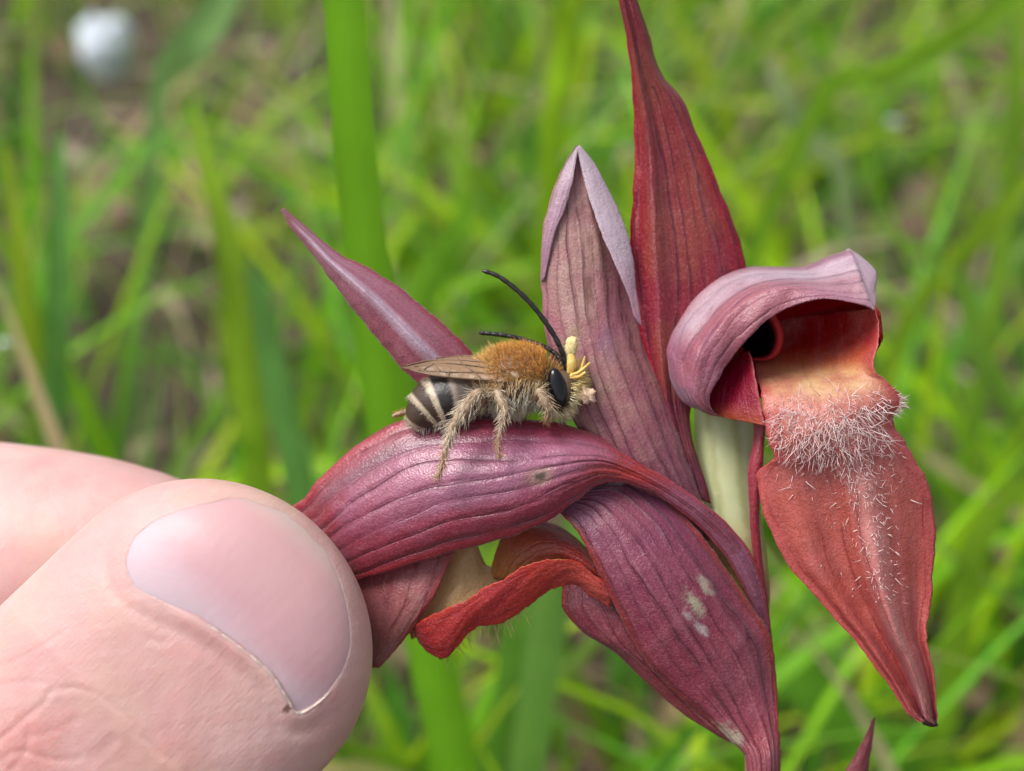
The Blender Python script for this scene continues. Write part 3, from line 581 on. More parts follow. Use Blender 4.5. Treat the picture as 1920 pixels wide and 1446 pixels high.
# big hanging lip
m_l = petal_mat('lip_salmon', [(0, (.34, .015, .02)), (.08, (.38, .03, .025)), (.11, (.50, .14, .07)), (.145, (.70, .44, .22)), (.20, (.74, .52, .30)), (.26, (.62, .30, .24)), (.38, (.54, .20, .19)), (.50, (.50, .14, .115)), (.72, (.47, .115, .10)), (1, (.36, .075, .08))],
                edge=(.50, .115, .11), edge_w=.15, veins=6, vein_amt=.6, vein_col=(.17, .015, .02), mott=(.48, .15, .13), mott_amt=.7, trans=.25, sheen=.15, spec=.45, vfade=(.36, .5), band=[(.62, .13, .34, 1.2, (.62, .30, .28), .75)])
def crp(s, t):
    ridge = 1.15 * np.exp(-((t - .62) / .12) ** 2) * np.clip((s - .33) * 3, 0, 1) + .16 * np.sin(t * 30 + 4 * s) * np.clip((s - .42) * 3, 0, 1)
    groove = -1.05 * np.exp(-((t - .38) / .10) ** 2) * np.clip((s - .35) * 3, 0, 1)
    return ridge + groove - .5 * np.exp(-((t - .86) / .07) ** 2) * np.clip((s - .45) * 3, 0, 1)
LR = [(1404, 602, 6.8, 1640, 578, .4, -2.6), (1408, 645, 6.2, 1649, 620, 0, -2.8), (1416, 692, 3.8, 1637, 686, -.3, -1.6), (1425, 730, 1.4, 1662, 715, -.2, .2), (1431, 768, .6, 1693, 748, .3, 1.4), (1437, 815, .4, 1675, 785, .6, 1.8), (1449, 858, .5, 1694, 825, 1.0, 1.6),
      (1420, 888, 1.4, 1722, 870, 1.4, 1.5), (1426, 940, 1.4, 1746, 925, 1.8, 1.4), (1446, 1000, 1.3, 1754, 1000, 2.0, 1.2), (1486, 1070, 1.2, 1750, 1080, 2.0, 1.0), (1545, 1136, 1.2, 1743, 1150, 1.8, .8), (1602, 1200, 1.2, 1737, 1195, 1.6, .7), (1646, 1256, 1.2, 1746, 1235, 1.5, .6),
      (1688, 1316, 1.2, 1755, 1300, 1.5, .5), (1712, 1346, 1.2, 1757, 1344, 1.4, .3), (1742, 1357, 1.3, 1757, 1358, 1.4, 0)]
lip, LG, LN = sheet('lip', LR, m_l, n=150, m=56, crease=crp, vein=6, vein_d=.05, seed=81, edge=.08, label='large salmon red hanging lip covered with white bristles')
# white bristles on the lip
sv = np.concatenate([rng.normal(.285, .04, 230), rng.normal(.36, .045, 220), rng.normal(.33, .06, 400), rng.uniform(.40, .68, 330)])
tv = np.concatenate([rng.uniform(.05, .90, 230), rng.uniform(.08, .93, 220), rng.normal(.5, .24, 400), rng.normal(.61, .10, 330)])
okm = (sv > .215) & (sv < .75) & (tv > .03) & (tv < .95); sv, tv = sv[okm], tv[okm]; nh = len(sv)
ii, jj = (sv * 149).astype(int), (tv * 55).astype(int)
base = LG[ii, jj]; nn = LN[ii, jj]
lie = unit(-upv[None] * np.where(rng.random(nh) < .75, 1.0, -.6)[:, None] + rgt[None] * ((tv - .5) * 1.6 + rng.normal(0, .5, nh))[:, None])
dr = nn * rng.uniform(.3, .9, nh)[:, None] + lie * .9 + rng.normal(0, .2, (nh, 3))
ln = rng.uniform(.0004, .0011, nh) * np.interp(sv, [.2, .36, .46, .7], [1, 1, .55, .28])
V, F, kk = hairs(base - nn * .00003, dr, ln, rng.uniform(.00002, .000042, nh), rng.normal(0, .0005, (nh, 3)) * (ln / .001)[:, None])
cc = np.repeat(np.where(rng.random(nh)[:, None] < .65, np.array([[.96, .80, .78]]), np.array([[.86, .52, .49]])), kk, 0)
mk('bristles', V, F, HAIR_P, lip, colr=cc, kind='stuff')
# tufts on the shoulder of the lip
nh = 70; base = LG[(rng.normal(.27, .02, nh).clip(.22, .33) * 149).astype(int), 54]
V, F, kk = hairs(base, rgt[None] + rng.normal(0, .5, (nh, 3)) - upv * .2, rng.uniform(.0003, .0008, nh), np.full(nh, .00003), rng.normal(0, .0002, (nh, 3)))
mk('fringe', V, F, HAIR_P, lip, colr=np.tile((.8, .62, .58), (len(V), 1)), kind='stuff')
# dark point at the end of the lip
V, F, uv = tube([(1735, 1348, 1.2), (1748, 1356, 1.2), (1758, 1360, 1.3)], [12, 8, 2.5], seg=10, n=14)
mk('lip_tip', V, F, plain_mat('dark_tip', (.06, .02, .02), .6), lip)
# narrow red bract edge along the stalk
sheet('bract', [(1412, 775, 3.0, 1436, 770, 2.6, .1), (1412, 830, 2.9, 1434, 825, 2.6, .2), (1402, 880, 2.9, 1430, 875, 2.6, .25), (1404, 950, 3.2, 1424, 950, 3.0, .25), (1408, 1010, 3.6, 1426, 1010, 3.5, .2), (1416, 1070, 4.0, 1432, 1070, 4.0, .2), (1428, 1130, 4.4, 1440, 1130, 4.4, .1), (1440, 1200, 4.6, 1448, 1200, 4.6, 0)],
      petal_mat('bract_edge', [(0, (.38, .07, .09)), (1, (.30, .04, .05))], veins=2, vein_amt=.3), n=60, m=14, ripple=.03, seed=91, label='thin red bract edge along the pale stalk')
# tip of a lower bract
low = sheet('bract', [(1638, 1345, 6.0, 1641, 1346, 6.0, 0), (1622, 1380, 6.1, 1636, 1392, 6.2, .2), (1600, 1420, 6.2, 1628, 1440, 6.4, .3), (1560, 1490, 6.2, 1610, 1530, 6.4, .3), (1500, 1580, 6.0, 1540, 1620, 6.2, .3), (1440, 1680, 5.6, 1470, 1700, 5.6, .1)],
      petal_mat('bract_low', [(0, (.17, .03, .04)), (1, (.25, .08, .08))], veins=3, vein_amt=.4), n=50, m=16, seed=93, label='small dark pointed bract tip low on the spike')

# ------------------------------------------------------------------ the bee
bee_base = P([(930, 795, 0.4)])[0]
bee = empty('bee', bee_base, 'furry brown bee with long black antennae on the held rose sepal', 'bee')
BQ = 1.2   # depth of the bee's midline, mm
spine = [(776, 803, BQ + .3), (777, 796, BQ + .2), (783, 785, BQ), (793, 774, BQ), (806, 763, BQ), (824, 754, BQ), (848, 746, BQ), (872, 740, BQ), (890, 735, BQ), (904, 731, BQ), (925, 722, BQ), (955, 712, BQ), (988, 709, BQ), (1012, 714, BQ), (1024, 716, BQ), (1033, 721, BQ), (1046, 729, BQ - .1), (1060, 735, BQ - .1), (1073, 741, BQ - .1), (1084, 747, BQ - .1)]
brad = [3, 13, 27, 38, 47, 52, 52, 47, 40, 36, 48, 59, 57, 44, 31, 31, 42, 43, 34, 6]
nb_, sb_ = 130, 40
V, F, uvb = tube(spine, brad, seg=sb_, n=nb_)
BG = V.reshape(nb_, sb_, 3)
bc = BG.mean(1, keepdims=True); BN = unit(BG - bc)
def bee_mat():
    t = NT('bee_skin'); sp = t.n('ShaderNodeSeparateXYZ'); t.l(t.uv(), sp.inputs[0]); v = sp.outputs[1]
    K = [(.20, .15, .115), (.018, .012, .010)]
    CR, DK, BK = (.44, .36, .26), (.045, .026, .016), (.014, .010, .009)
    st = [(0, (.10, .06, .045)), (.055, DK), (.068, CR), (.088, CR), (.098, DK), (.148, DK), (.158, CR), (.178, CR), (.19, DK), (.228, DK), (.238, CR), (.256, CR), (.266, BK), (.312, BK), (.326, (.24, .19, .15)), (.345, (.11, .085, .07)), (.40, (.10, .078, .065)), (.44, (.15, .11, .085)), (.48, (.14, .08, .04)), (.8, (.09, .055, .03))]
    nz = t.noise(t.obj(), 2600, 4, .65)
    c = t.ramp(t.math('ADD', v, t.math('MULTIPLY', t.math('SUBTRACT', nz, .5), .014)), st)
    b = t.bsdf(Base_Color=c, Roughness=.38, Normal=t.bump(nz, .00008, .7)); b.inputs['Specular IOR Level'].default_value = .45
    t.l(b.outputs[0], t.out.inputs[0]); return t.m
body = mk('body', V, F, bee_mat(), bee, uv=uvb)
BLACK = plain_mat('bee_black', (.008, .007, .007), .32, .4, (.02, .015, .012), 3000, .00003)
DKLEG = plain_mat('bee_leg', (.20, .125, .07), .5, .35, (.36, .27, .18), 3000, .00003)
def ellipsoid(c, rx, ry, rd, tilt, n=22, m=30):
    th_ = np.linspace(0.02, math.pi - .02, n)[:, None]; ph = np.linspace(0, 6.2832, m, endpoint=False)[None]
    x = rx * np.sin(th_) * np.cos(ph); y = ry * np.cos(th_) + 0 * ph; z = rd * np.sin(th_) * np.sin(ph)
    ct, st_ = math.cos(tilt), math.sin(tilt)
    G = np.stack([c[0] + x * ct - y * st_, c[1] + x * st_ + y * ct, c[2] + z / 31.0], -1)
    return P(G.reshape(-1, 3)), gridfaces(n, m, True)
eye_m = plain_mat('bee_eye', (.004, .004, .005), .06, .34, (.006, .006, .008), 6000, .000004)
V, F = ellipsoid((1046, 728, BQ - 1.42), 17, 38, 12, R(-13)); mk('eye', V, F, eye_m, bee)
V, F = ellipsoid((1056, 728, BQ + 1.0), 17, 38, 13, R(-13)); mk('eye', V, F, eye_m, bee)
# antennae: twelve slightly swollen joints
def antenna(pts, r0, r1):
    n = 120; s = np.linspace(0, 1, n); C = cr(np.array(pts), n)
    rr = (r0 + (r1 - r0) * s) * (1 - .14 * np.abs(np.cos(s * math.pi * 12)) ** 8); rr[-6:] *= np.linspace(1, .45, 6)
    V, F, uv = tube(C, rr, seg=10, n=n)
    return mk('antenna', V, F, BLACK, bee, uv=uv)
antenna([(1063, 694, BQ - .7), (1058, 672, BQ - .9), (1046, 642, BQ - 1.1), (1024, 606, BQ - 1.2), (994, 568, BQ - 1.2), (962, 538, BQ - 1.1), (932, 517, BQ - 1), (903, 507, BQ - .9)], 5.6, 4.4)
antenna([(1056, 690, BQ + .5), (1046, 668, BQ + .7), (1024, 652, BQ + .9), (990, 639, BQ + 1.1), (952, 630, BQ + 1.2), (922, 626, BQ + 1.3), (898, 624, BQ + 1.4)], 4.8, 4.2)
# wings
def wing_mat():
    t = NT('wing_membrane'); nz = t.noise(t.obj(), 1800, 3)
    sp = t.n('ShaderNodeSeparateXYZ'); t.l(t.uv(), sp.inputs[0])
    c = t.ramp(sp.outputs[1], [(0, (.46, .30, .17)), (.45, (.34, .22, .13)), (1, (.16, .11, .085))])
    b = t.bsdf(Base_Color=c, Roughness=.33, Normal=t.bump(nz, .0002, .6)); b.inputs['Specular IOR Level'].default_value = .4
    tr = t.n('ShaderNodeBsdfTransparent'); tr.inputs[0].default_value = (.72, .55, .42, 1)
    mx = t.n('ShaderNodeMixShader'); mx.inputs[0].default_value = .55; t.l(tr.outputs[0], mx.inputs[1]); t.l(b.outputs[0], mx.inputs[2]); t.l(mx.outputs[0], t.out.inputs[0]); return t.m
WING = wing_mat(); VEIN = plain_mat('wing_vein', (.09, .045, .02), .4, .5, (.14, .08, .04))
def wing(rows, vlines, seed):
    o, G, N = sheet('wing', rows, WING, parent=bee, n=60, m=22, thick=.00002, ripple=.05, edge=.0, seed=seed)
    ps = []
    for path in vlines:
        pts = np.array([G[min(59, int(s * 59)), min(21, int(t * 21))] + N[min(59, int(s * 59)), min(21, int(t * 21))] * .00001 for s, t in path])
        V, F, _ = tube(cr(pts, max(8, len(pts) * 4)), [.00005] * max(8, len(pts) * 4), seg=6, n=max(8, len(pts) * 4), iso=False); ps.append((V, F))
    V, F, _ = join(ps); mk('wing_vein', V, F, VEIN, o)
VL = [[(0, .9), (.3, .97), (.6, .98), (.85, .94)], [(0, .6), (.3, .62), (.5, .72), (.72, .8)], [(0, .4), (.25, .35), (.5, .32), (.75, .4)], [(.0, .2), (.3, .1), (.6, .06), (.9, .1)], [(.3, .97), (.34, .62)], [(.5, .98), (.5, .72)], [(.34, .62), (.42, .34)], [(.55, .74), (.6, .33)], [(.62, .98), (.68, .8), (.6, .33)], [(.42, .34), (.45, .08)]]
wing([(972, 700, BQ - 1.7, 968, 714, BQ - 1.9, 0), (945, 686, BQ - 1.5, 945, 716, BQ - 2.0, .05), (905, 676, BQ - 1.0, 905, 714, BQ - 1.9, .1), (862, 670, BQ - .7, 860, 711, BQ - 1.7, .1), (820, 673, BQ - .6, 818, 706, BQ - 1.5, .1), (784, 680, BQ - .5, 784, 699, BQ - 1.2, .05), (758, 686, BQ - .6, 762, 692, BQ - .9, 0), (753, 688, BQ - .7, 754, 690, BQ - .8, 0)], VL, 5)
wing([(960, 688, BQ + 1.3, 968, 700, BQ + 1.1, 0), (920, 672, BQ + 1.1, 925, 696, BQ + .6, .05), (875, 666, BQ + 1.0, 875, 692, BQ + .3, .1), (830, 670, BQ + 1.0, 830, 692, BQ + .4, .05), (790, 678, BQ + .8, 792, 688, BQ + .5, 0), (775, 683, BQ + .6, 776, 685, BQ + .6, 0)], VL, 6)
V, F = ellipsoid((966, 704, BQ - 1.95), 11, 8, 6, .3, 10, 14); mk('wing_base', V, F, DKLEG, bee)
# legs
fur = []          # (base, dir, len, rad, bend, colour)
def add_fur(base, dr, ln, rad, bend, c):
    fur.append((base, dr, ln, rad, bend, np.broadcast_to(c, base.shape)))
def leg(pts, rad, hair=None, hl=.0006, hn=200, hc=(.72, .64, .54), tuft=1.0):
    n = len(pts) * 8
    rad = np.array(rad, float) * .82
    V, F, uv = tube(pts, rad, seg=12, n=n)
    o = mk('leg', V, F, DKLEG, bee, uv=uv)
    G = V.reshape(n, 12, 3); C = G.mean(1); T = unit(np.gradient(C, axis=0))
    if hn:
        i = rng.integers(1, n - 6, hn); j = rng.integers(0, 12, hn)
        nrm = unit(G[i, j] - C[i]); r = np.linalg.norm(G[i, j] - C[i], axis=1)
        dr = nrm * .75 + T[i] * .9 + rng.normal(0, .16, (hn, 3))
        V2, F2, kk = hairs(G[i, j], dr, hl * rng.uniform(.5, 1.15, hn) * (r / r.max()) ** .4, rng.uniform(.000016, .000024, hn), T[i] * hl * .15)
        cc = np.array(hc)[None] * rng.uniform(.75, 1.1, (hn, 1)) * np.where((i > n * .62)[:, None], np.array([[.72, .52, .42]]), 1.0); mk('leg_hair', V2, F2, FURM, o, colr=np.repeat(cc, kk, 0), kind='stuff')
    # claws
    e = np.array(pts[-1], float)
    return o
FURM = tint_mat('bee_fur', rough=.5, trans=.25, spec=.35, var=.12, scale=3000)
# near hind leg: thigh, white haired shin, long foot
leg([(905, 755, BQ - 1.0), (903, 742, BQ - 1.8), (897, 737, BQ - 2.3), (884, 750, BQ - 2.7), (868, 772, BQ - 3.0), (852, 795, BQ - 3.2), (846, 806, BQ - 3.3), (842, 822, BQ - 3.4), (836, 845, BQ - 3.35), (830, 866, BQ - 3.3), (826, 880, BQ - 3.3), (822, 892, BQ - 3.3), (817, 896, BQ - 3.25)],
    [11, 12, 11, 13, 13.5, 11, 7, 6.5, 5.5, 4.5, 3.8, 3, 2], hl=.0009, hn=340, hc=(.88, .77, .59))
leg([(945, 752, BQ - 1.2), (938, 738, BQ - 2.0), (933, 735, BQ - 2.3), (940, 752, BQ - 2.6), (947, 770, BQ - 2.8), (944, 784, BQ - 2.9), (940, 800, BQ - 3.0), (935, 818, BQ - 3.1), (933, 830, BQ - 3.1), (934, 842, BQ - 3.1), (937, 852, BQ - 3.15), (941, 860, BQ - 3.1)],
    [10, 10, 9, 12, 10, 7, 6, 4.8, 3.8, 3.4, 3.4, 2], hl=.0007, hn=210, hc=(.84, .71, .53))
leg([(1000, 752, BQ - 1.1), (1008, 738, BQ - 1.9), (1014, 735, BQ - 2.1), (1022, 752, BQ - 2.1), (1030, 768, BQ - 2.0), (1026, 780, BQ - 1.7), (1022, 790, BQ - 1.2), (1030, 798, BQ - .4)],
    [9, 9, 9, 12, 10, 7, 5, 3], hl=.0007, hn=150, hc=(.84, .70, .46))
# far legs
leg([(880, 760, BQ + .8), (860, 745, BQ + 2.0), (820, 770, BQ + 2.6), (785, 776, BQ + 2.6), (765, 772, BQ + 2.4), (745, 777, BQ + 2.3), (735, 781, BQ + 2.3)], [10, 10, 11, 8, 6, 5, 3], hl=.0004, hn=200, hc=(.70, .55, .20))
leg([(950, 755, BQ + .8), (965, 760, BQ + 1.8), (975, 782, BQ + 2.0), (985, 802, BQ + 2.2)], [9, 9, 7, 3], hl=.0004, hn=120)
leg([(1005, 755, BQ + .6), (1030, 768, BQ + 1.2), (1050, 782, BQ + 1.4), (1062, 798, BQ + 1.2)], [9, 9, 6, 3], hl=.0004, hn=120, hc=(.74, .62, .4))

# fur
UPS = (BN @ upv)                                  # how far each point faces up
V_R = np.linspace(0, 1, nb_)
xpix = project(BG.reshape(-1, 3))[:, 0].reshape(nb_, sb_)
BT = unit(np.gradient(bc[:, 0], axis=0))
def body_fur(n, vr, cond, dirf, ln, rad, colf, bend=.00015, lift=.8, lay=0.0):
    i = rng.integers(int(vr[0] * nb_), max(int(vr[0] * nb_) + 1, int(vr[1] * nb_)), n * 3); j = rng.integers(0, sb_, n * 3)
    pq = project(BG[i, j]); e_ = ((pq[:, 0] - 1046) / 24) ** 2 + ((pq[:, 1] - 728) / 42) ** 2
    ok = cond(UPS[i, j]) & ~((e_ < 1) & (pq[:, 2] < DIST + BQ / 1000)); i, j = i[ok][:n], j[ok][:n]; n = len(i)
    b = BG[i, j] + rng.normal(0, .00006, (n, 3)); nn = BN[i, j]
    dr = nn * lift + np.asarray(dirf)[None] - BT[i] * lay + rng.normal(0, .18, (n, 3))
    c = colf(UPS[i, j], n)
    V, F, kk = hairs(b, dr, rng.uniform(ln[0], ln[1], n), rng.uniform(rad * .8, rad * 1.2, n), (np.asarray(dirf) * bend)[None] + rng.normal(0, bend * .5, (n, 3)))
    return V, F, np.repeat(c, kk, 0)
def cmix(a, b, lo, hi):
    def f(up, n):
        k_ = np.clip((up - lo) / (hi - lo), 0, 1)[:, None]
        return (np.array(a)[None] * (1 - k_) + np.array(b)[None] * k_) * rng.uniform(.75, 1.2, (n, 1)) * np.where(rng.random((n, 1)) < .35, np.array([[1.15, 1.35, 1.7]]), 1.0)
    return f
back = -rgt
P_ = []
ORG, CRM, WHT = (.70, .32, .07), (.68, .52, .30), (.76, .65, .46)
Z3 = np.zeros(3)
P_.append(body_fur(6000, (.50, .71), lambda u_: u_ > -.15, back * .25 + upv * .2, (.00025, .00055), .000018, cmix((.70, .42, .15), ORG, -.1, .35)))
P_.append(body_fur(700, (.50, .57), lambda u_: u_ > .0, back * .5 + upv * .3, (.0004, .0008), .000018, cmix((.72, .52, .24), (.70, .44, .15), -.1, .35)))
P_.append(body_fur(1500, (.49, .73), lambda u_: u_ < .05, back * .2 - upv * .5, (.0004, .0009), .000022, cmix(WHT, (.66, .40, .15), -.5, .05)))
P_.append(body_fur(450, (.44, .515), lambda u_: u_ > -1, back * .5, (.0003, .0007), .00002, cmix(CRM, (.66, .42, .18), -.2, .5)))
P_.append(body_fur(900, (.875, .985), lambda u_: u_ > -1, rgt * .8 - upv * .25, (.0003, .0008), .000024, cmix((.80, .66, .38), (.76, .55, .20), -.2, .6)))
P_.append(body_fur(350, (.81, .875), lambda u_: u_ < -.2, rgt * .2 - upv * .5, (.0003, .0008), .000022, cmix((.78, .68, .48), (.70, .54, .3), -.8, -.2)))
P_.append(body_fur(700, (.72, .82), lambda u_: u_ > -1, rgt * .2 + upv * .2, (.0003, .0007), .00002, cmix((.72, .58, .36), (.66, .36, .10), -.1, .5)))
# pale fringes at the ends of the abdomen rings and a pale belly
for vv in (.080, .170, .249):
    P_.append(body_fur(600, (vv - .006, vv + .010), lambda u_: u_ > -1, Z3, (.00010, .00020), .000012, cmix((.66, .54, .38), (.60, .48, .33), -.5, .5), lift=.2, lay=1.0))
P_.append(body_fur(300, (.06, .42), lambda u_: u_ < -.6, -upv * .1, (.0003, .0006), .00002, cmix((.76, .66, .50), (.64, .52, .38), -.9, -.5), lift=.5, lay=.9))
P_.append(body_fur(300, (.33, .44), lambda u_: u_ > -.5, Z3, (.00010, .00022), .000011, cmix((.5, .40, .28), (.44, .32, .20), -.2, .5), lift=.2, lay=1.0))
k = 0; Vs, Fs, Cs = [], [], []
for V, F, c in P_: Vs.append(V); Fs.append(F + k); Cs.append(c); k += len(V)
mk('fur', np.vstack(Vs), np.vstack(Fs), FURM, body, colr=np.vstack(Cs), kind='stuff')

# pollen masses of the orchid stuck to the bee's face
def lumpy(c, rx, ry, rd, tilt, seed, amp=.12):
    V, F = ellipsoid(c, rx, ry, rd, tilt, 20, 26); cc = V.mean(0); d = V - cc; r = np.linalg.norm(d, axis=1)
    q = unit(d); return cc + d * (1 + amp * wav(q[:, 0] * 6 + q[:, 2] * 5, seed) + amp * .6 * wav(q[:, 1] * 11 + q[:, 0] * 7, seed + 1))[:, None], F
yel = plain_mat('pollen_yellow', (.66, .56, .30), .7, .3, (.56, .42, .17), 6000, .00012, sss=.1)
poll = empty('pollen_mass', P([(1071, 690, BQ - .9)])[0], 'pale yellow club shaped pollen mass standing on the head of the bee', 'pollen')
V, F = lumpy((1071, 650, BQ - .8), 12, 20, 10, .12, 3); mk('club', V, F, yel, poll)
V, F, uv = tube([(1070, 665, BQ - .8), (1072, 682, BQ - .9), (1069, 700, BQ - .8)], [8, 10, 7], seg=12, n=20); mk('stalk', V, F, plain_mat('pollen_stalk', (.55, .36, .08), .5, .4, (.62, .45, .15), 4000, .00008, sss=.2), poll)
amb = plain_mat('pollen_amber', (.58, .36, .06), .45, .4, (.66, .46, .14), 4000, sss=.2)
for q, pts in enumerate([[(1070, 704, BQ - 1), (1085, 698, BQ - 1.2), (1100, 686, BQ - 1.2), (1106, 680, BQ - 1.1)], [(1072, 706, BQ - .8), (1088, 694, BQ - .7), (1094, 678, BQ - .6), (1097, 668, BQ - .6)], [(1070, 708, BQ - 1.1), (1086, 706, BQ - 1.4), (1098, 698, BQ - 1.5)], [(1072, 703, BQ - .4), (1083, 688, BQ - .2), (1086, 672, BQ)]]):
    V, F, uv = tube(pts, [3.4, 2.9, 2.4, 1.8][:len(pts)], seg=8, n=20); mk('filament', V, F, amb, poll)
crumb_m = plain_mat('pollen_crumb', (.62, .42, .28), .7, .3, (.70, .52, .40), 2600, .0001, sss=.15)
V, F = lumpy((1101, 741, BQ - .9), 16, 13, 12, .5, 8, .35)
mk('pollen_crumb', V, F, crumb_m, loc=P([(1099, 752, BQ - .9)])[0], label='crumbly pinkish beige pollen lump stuck to the mouth of the bee', cat='pollen')

# ------------------------------------------------------------------ the hand
A0 = np.array([378.0, 1218.0]); AX = np.array([.702, -.712]); PX = np.array([.712, .702])
def sdf_poly(q, poly):
    d = np.full(len(q), 1e9); ins = np.zeros(len(q), bool)
    for a, b in zip(poly, np.roll(poly, -1, 0)):
        e = b - a; h_ = np.clip(((q - a) @ e) / (e @ e), 0, 1); d = np.minimum(d, np.linalg.norm(q - a - h_[:, None] * e, axis=1))
        c1 = (a[1] > q[:, 1]) != (b[1] > q[:, 1])
        with np.errstate(divide='ignore', invalid='ignore'): xx = (b[0] - a[0]) * (q[:, 1] - a[1]) / (b[1] - a[1]) + a[0]
        ins ^= c1 & (q[:, 0] < xx)
    return np.where(ins, -d, d)
NAIL = np.array([(19, -219), (-2, -178), (7, -130), (40, -26), (53, 50), (59, 119), (49, 173), (42, 213), (90, 227), (147, 222), (191, 203), (225, 174), (264, 118), (289, 61), (296, -8), (291, -65), (274, -113), (252, -153), (216, -181), (134, -225), (71, -237)], float)
NAIL = cr(np.vstack([NAIL[-2:], NAIL, NAIL[:3]]), (len(NAIL) + 4) * 8 + 1)[16:16 + len(NAIL) * 8]   # closed smooth outline
def w_of(a): return np.where(a > 0, 320 * np.sqrt(np.maximum(0, 1 - (np.maximum(a, 0) / 318) ** 2.06)), 320 + 14 * np.sin(np.clip(-a / 420, 0, 3.14)) + np.clip(-a - 300, 0, 1e9) * .10)
def h_of(a): return np.where(a > 0, 172 * np.maximum(0, 1 - (np.maximum(a, 0) / 318) ** 2.8) ** (1 / 2.4), 172 + np.clip(-a, 0, 1e9) * .055)
D_TH = -.2     # depth of the thumb's axis, mm
def dc_of(a): return D_TH + np.clip(a / 326, 0, 1) ** 2 * .5 + np.clip(-a - 200, 0, 1e9) / 31 * .18
EXP = 2.45
na, nphi = 300, 380
ai = np.concatenate([np.linspace(-1500, -420, 60, endpoint=False), np.linspace(-420, 0, 100, endpoint=False), 317.6 * np.sin(np.linspace(0, math.pi / 2, 140))])
ph = np.linspace(0, 2 * math.pi, nphi, endpoint=False)
def sup(c, e): return np.sign(c) * np.abs(c) ** (2 / e)
pw = w_of(ai)[:, None] * sup(np.cos(ph), EXP)[None]
zw = h_of(ai)[:, None] * sup(np.sin(ph), EXP)[None]
aa = np.broadcast_to(ai[:, None], pw.shape).copy()
# the thumb bends a little away from its straight axis behind the knuckle
pw2 = pw + np.clip(-aa - 500, 0, 1e9) ** 1.5 * .004
q = np.stack([aa.ravel(), pw.ravel()], 1)
sd_ = sdf_poly(q, NAIL).reshape(pw.shape); front = zw > 0
disp = np.zeros_like(pw)
sm = lambda x: np.clip(x, 0, 1) ** 2 * (3 - 2 * np.clip(x, 0, 1))
prox = sm((150 - aa) / 140)                         # skin fold is thickest along the cuticle
lf = lambda p: sm((p + 170) / 190)                  # the fold fades out on one side of the nail
disp += np.where(front, -(3.0 + 1.6 * prox * lf(pw)) * sm(-sd_ / 8.0) + (6 * prox * lf(pw) + .3) * np.exp(-((sd_ - 7) / 14) ** 2) * (sd_ > -9), 0)
disp -= np.where(front, 2.6 * np.exp(-((sd_ - 38) / 12) ** 2) * prox, 0)
# creases of the knuckle (px, py polylines)
CRE = [([(0, 1386), (40, 1352), (80, 1318), (95, 1296)], 3.0), ([(20, 1446), (48, 1404), (52, 1370)], 2.5), ([(0, 1424), (40, 1408), (100, 1424), (160, 1418), (215, 1384)], 3.0), ([(90, 1296), (150, 1290), (210, 1320), (260, 1366), (300, 1420)], 2.2),
       ([(160, 1446), (180, 1420), (225, 1378)], 2.2), ([(0, 1284), (60, 1278), (130, 1290)], 1.4), ([(-40, 1262), (30, 1238), (80, 1210), (110, 1190)], 1.4), ([(230, 1360), (270, 1386), (330, 1432)], 1.6), ([(60, 1380), (110, 1366), (150, 1346)], 1.4), ([(280, 1196), (300, 1206), (316, 1200)], 2.0), ([(-60, 1446), (-10, 1430), (20, 1446)], 2)]
pix = A0[None, None] + aa[..., None] * AX + pw[..., None] * PX
pf = pix.reshape(-1, 2)
for poly, dep in CRE:
    c_ = cr(np.array(poly, float), 40); d2 = np.full(len(pf), 1e9)
    sel = (pf[:, 0] > -150) & (pf[:, 0] < 420) & (pf[:, 1] > 1120) & (pf[:, 1] < 1520)
    d2[sel] = np.min(np.linalg.norm(pf[sel][:, None] - c_[None], axis=2), 1)
    g = (-dep * .8 * np.exp(-(d2 / 3.6) ** 2) + dep * .22 * np.exp(-((d2 - 14) / 9) ** 2)).reshape(pw.shape)
    disp += np.where(front, g, 0)
disp += 1.2 * wav(aa * .012 + pw * .016, 17) + .7 * wav(pw * .03 - aa * .02, 19)
X = np.stack([pix[..., 0] + (pw2 - pw) * PX[0], pix[..., 1] + (pw2 - pw) * PX[1]], -1)
depth = dc_of(aa) - (zw + np.where(front, disp, -disp * .2)) / 31.0
V = P(np.concatenate([X, depth[..., None]], -1).reshape(-1, 3))
F = gridfaces(na, nphi, True).tolist(); F.append(list(range(nphi))[::-1]); F.append([(na - 1) * nphi + k for k in range(nphi)])
uvt = np.stack([aa / 650 + .5, pw / 650 + .5], -1).reshape(-1, 2)
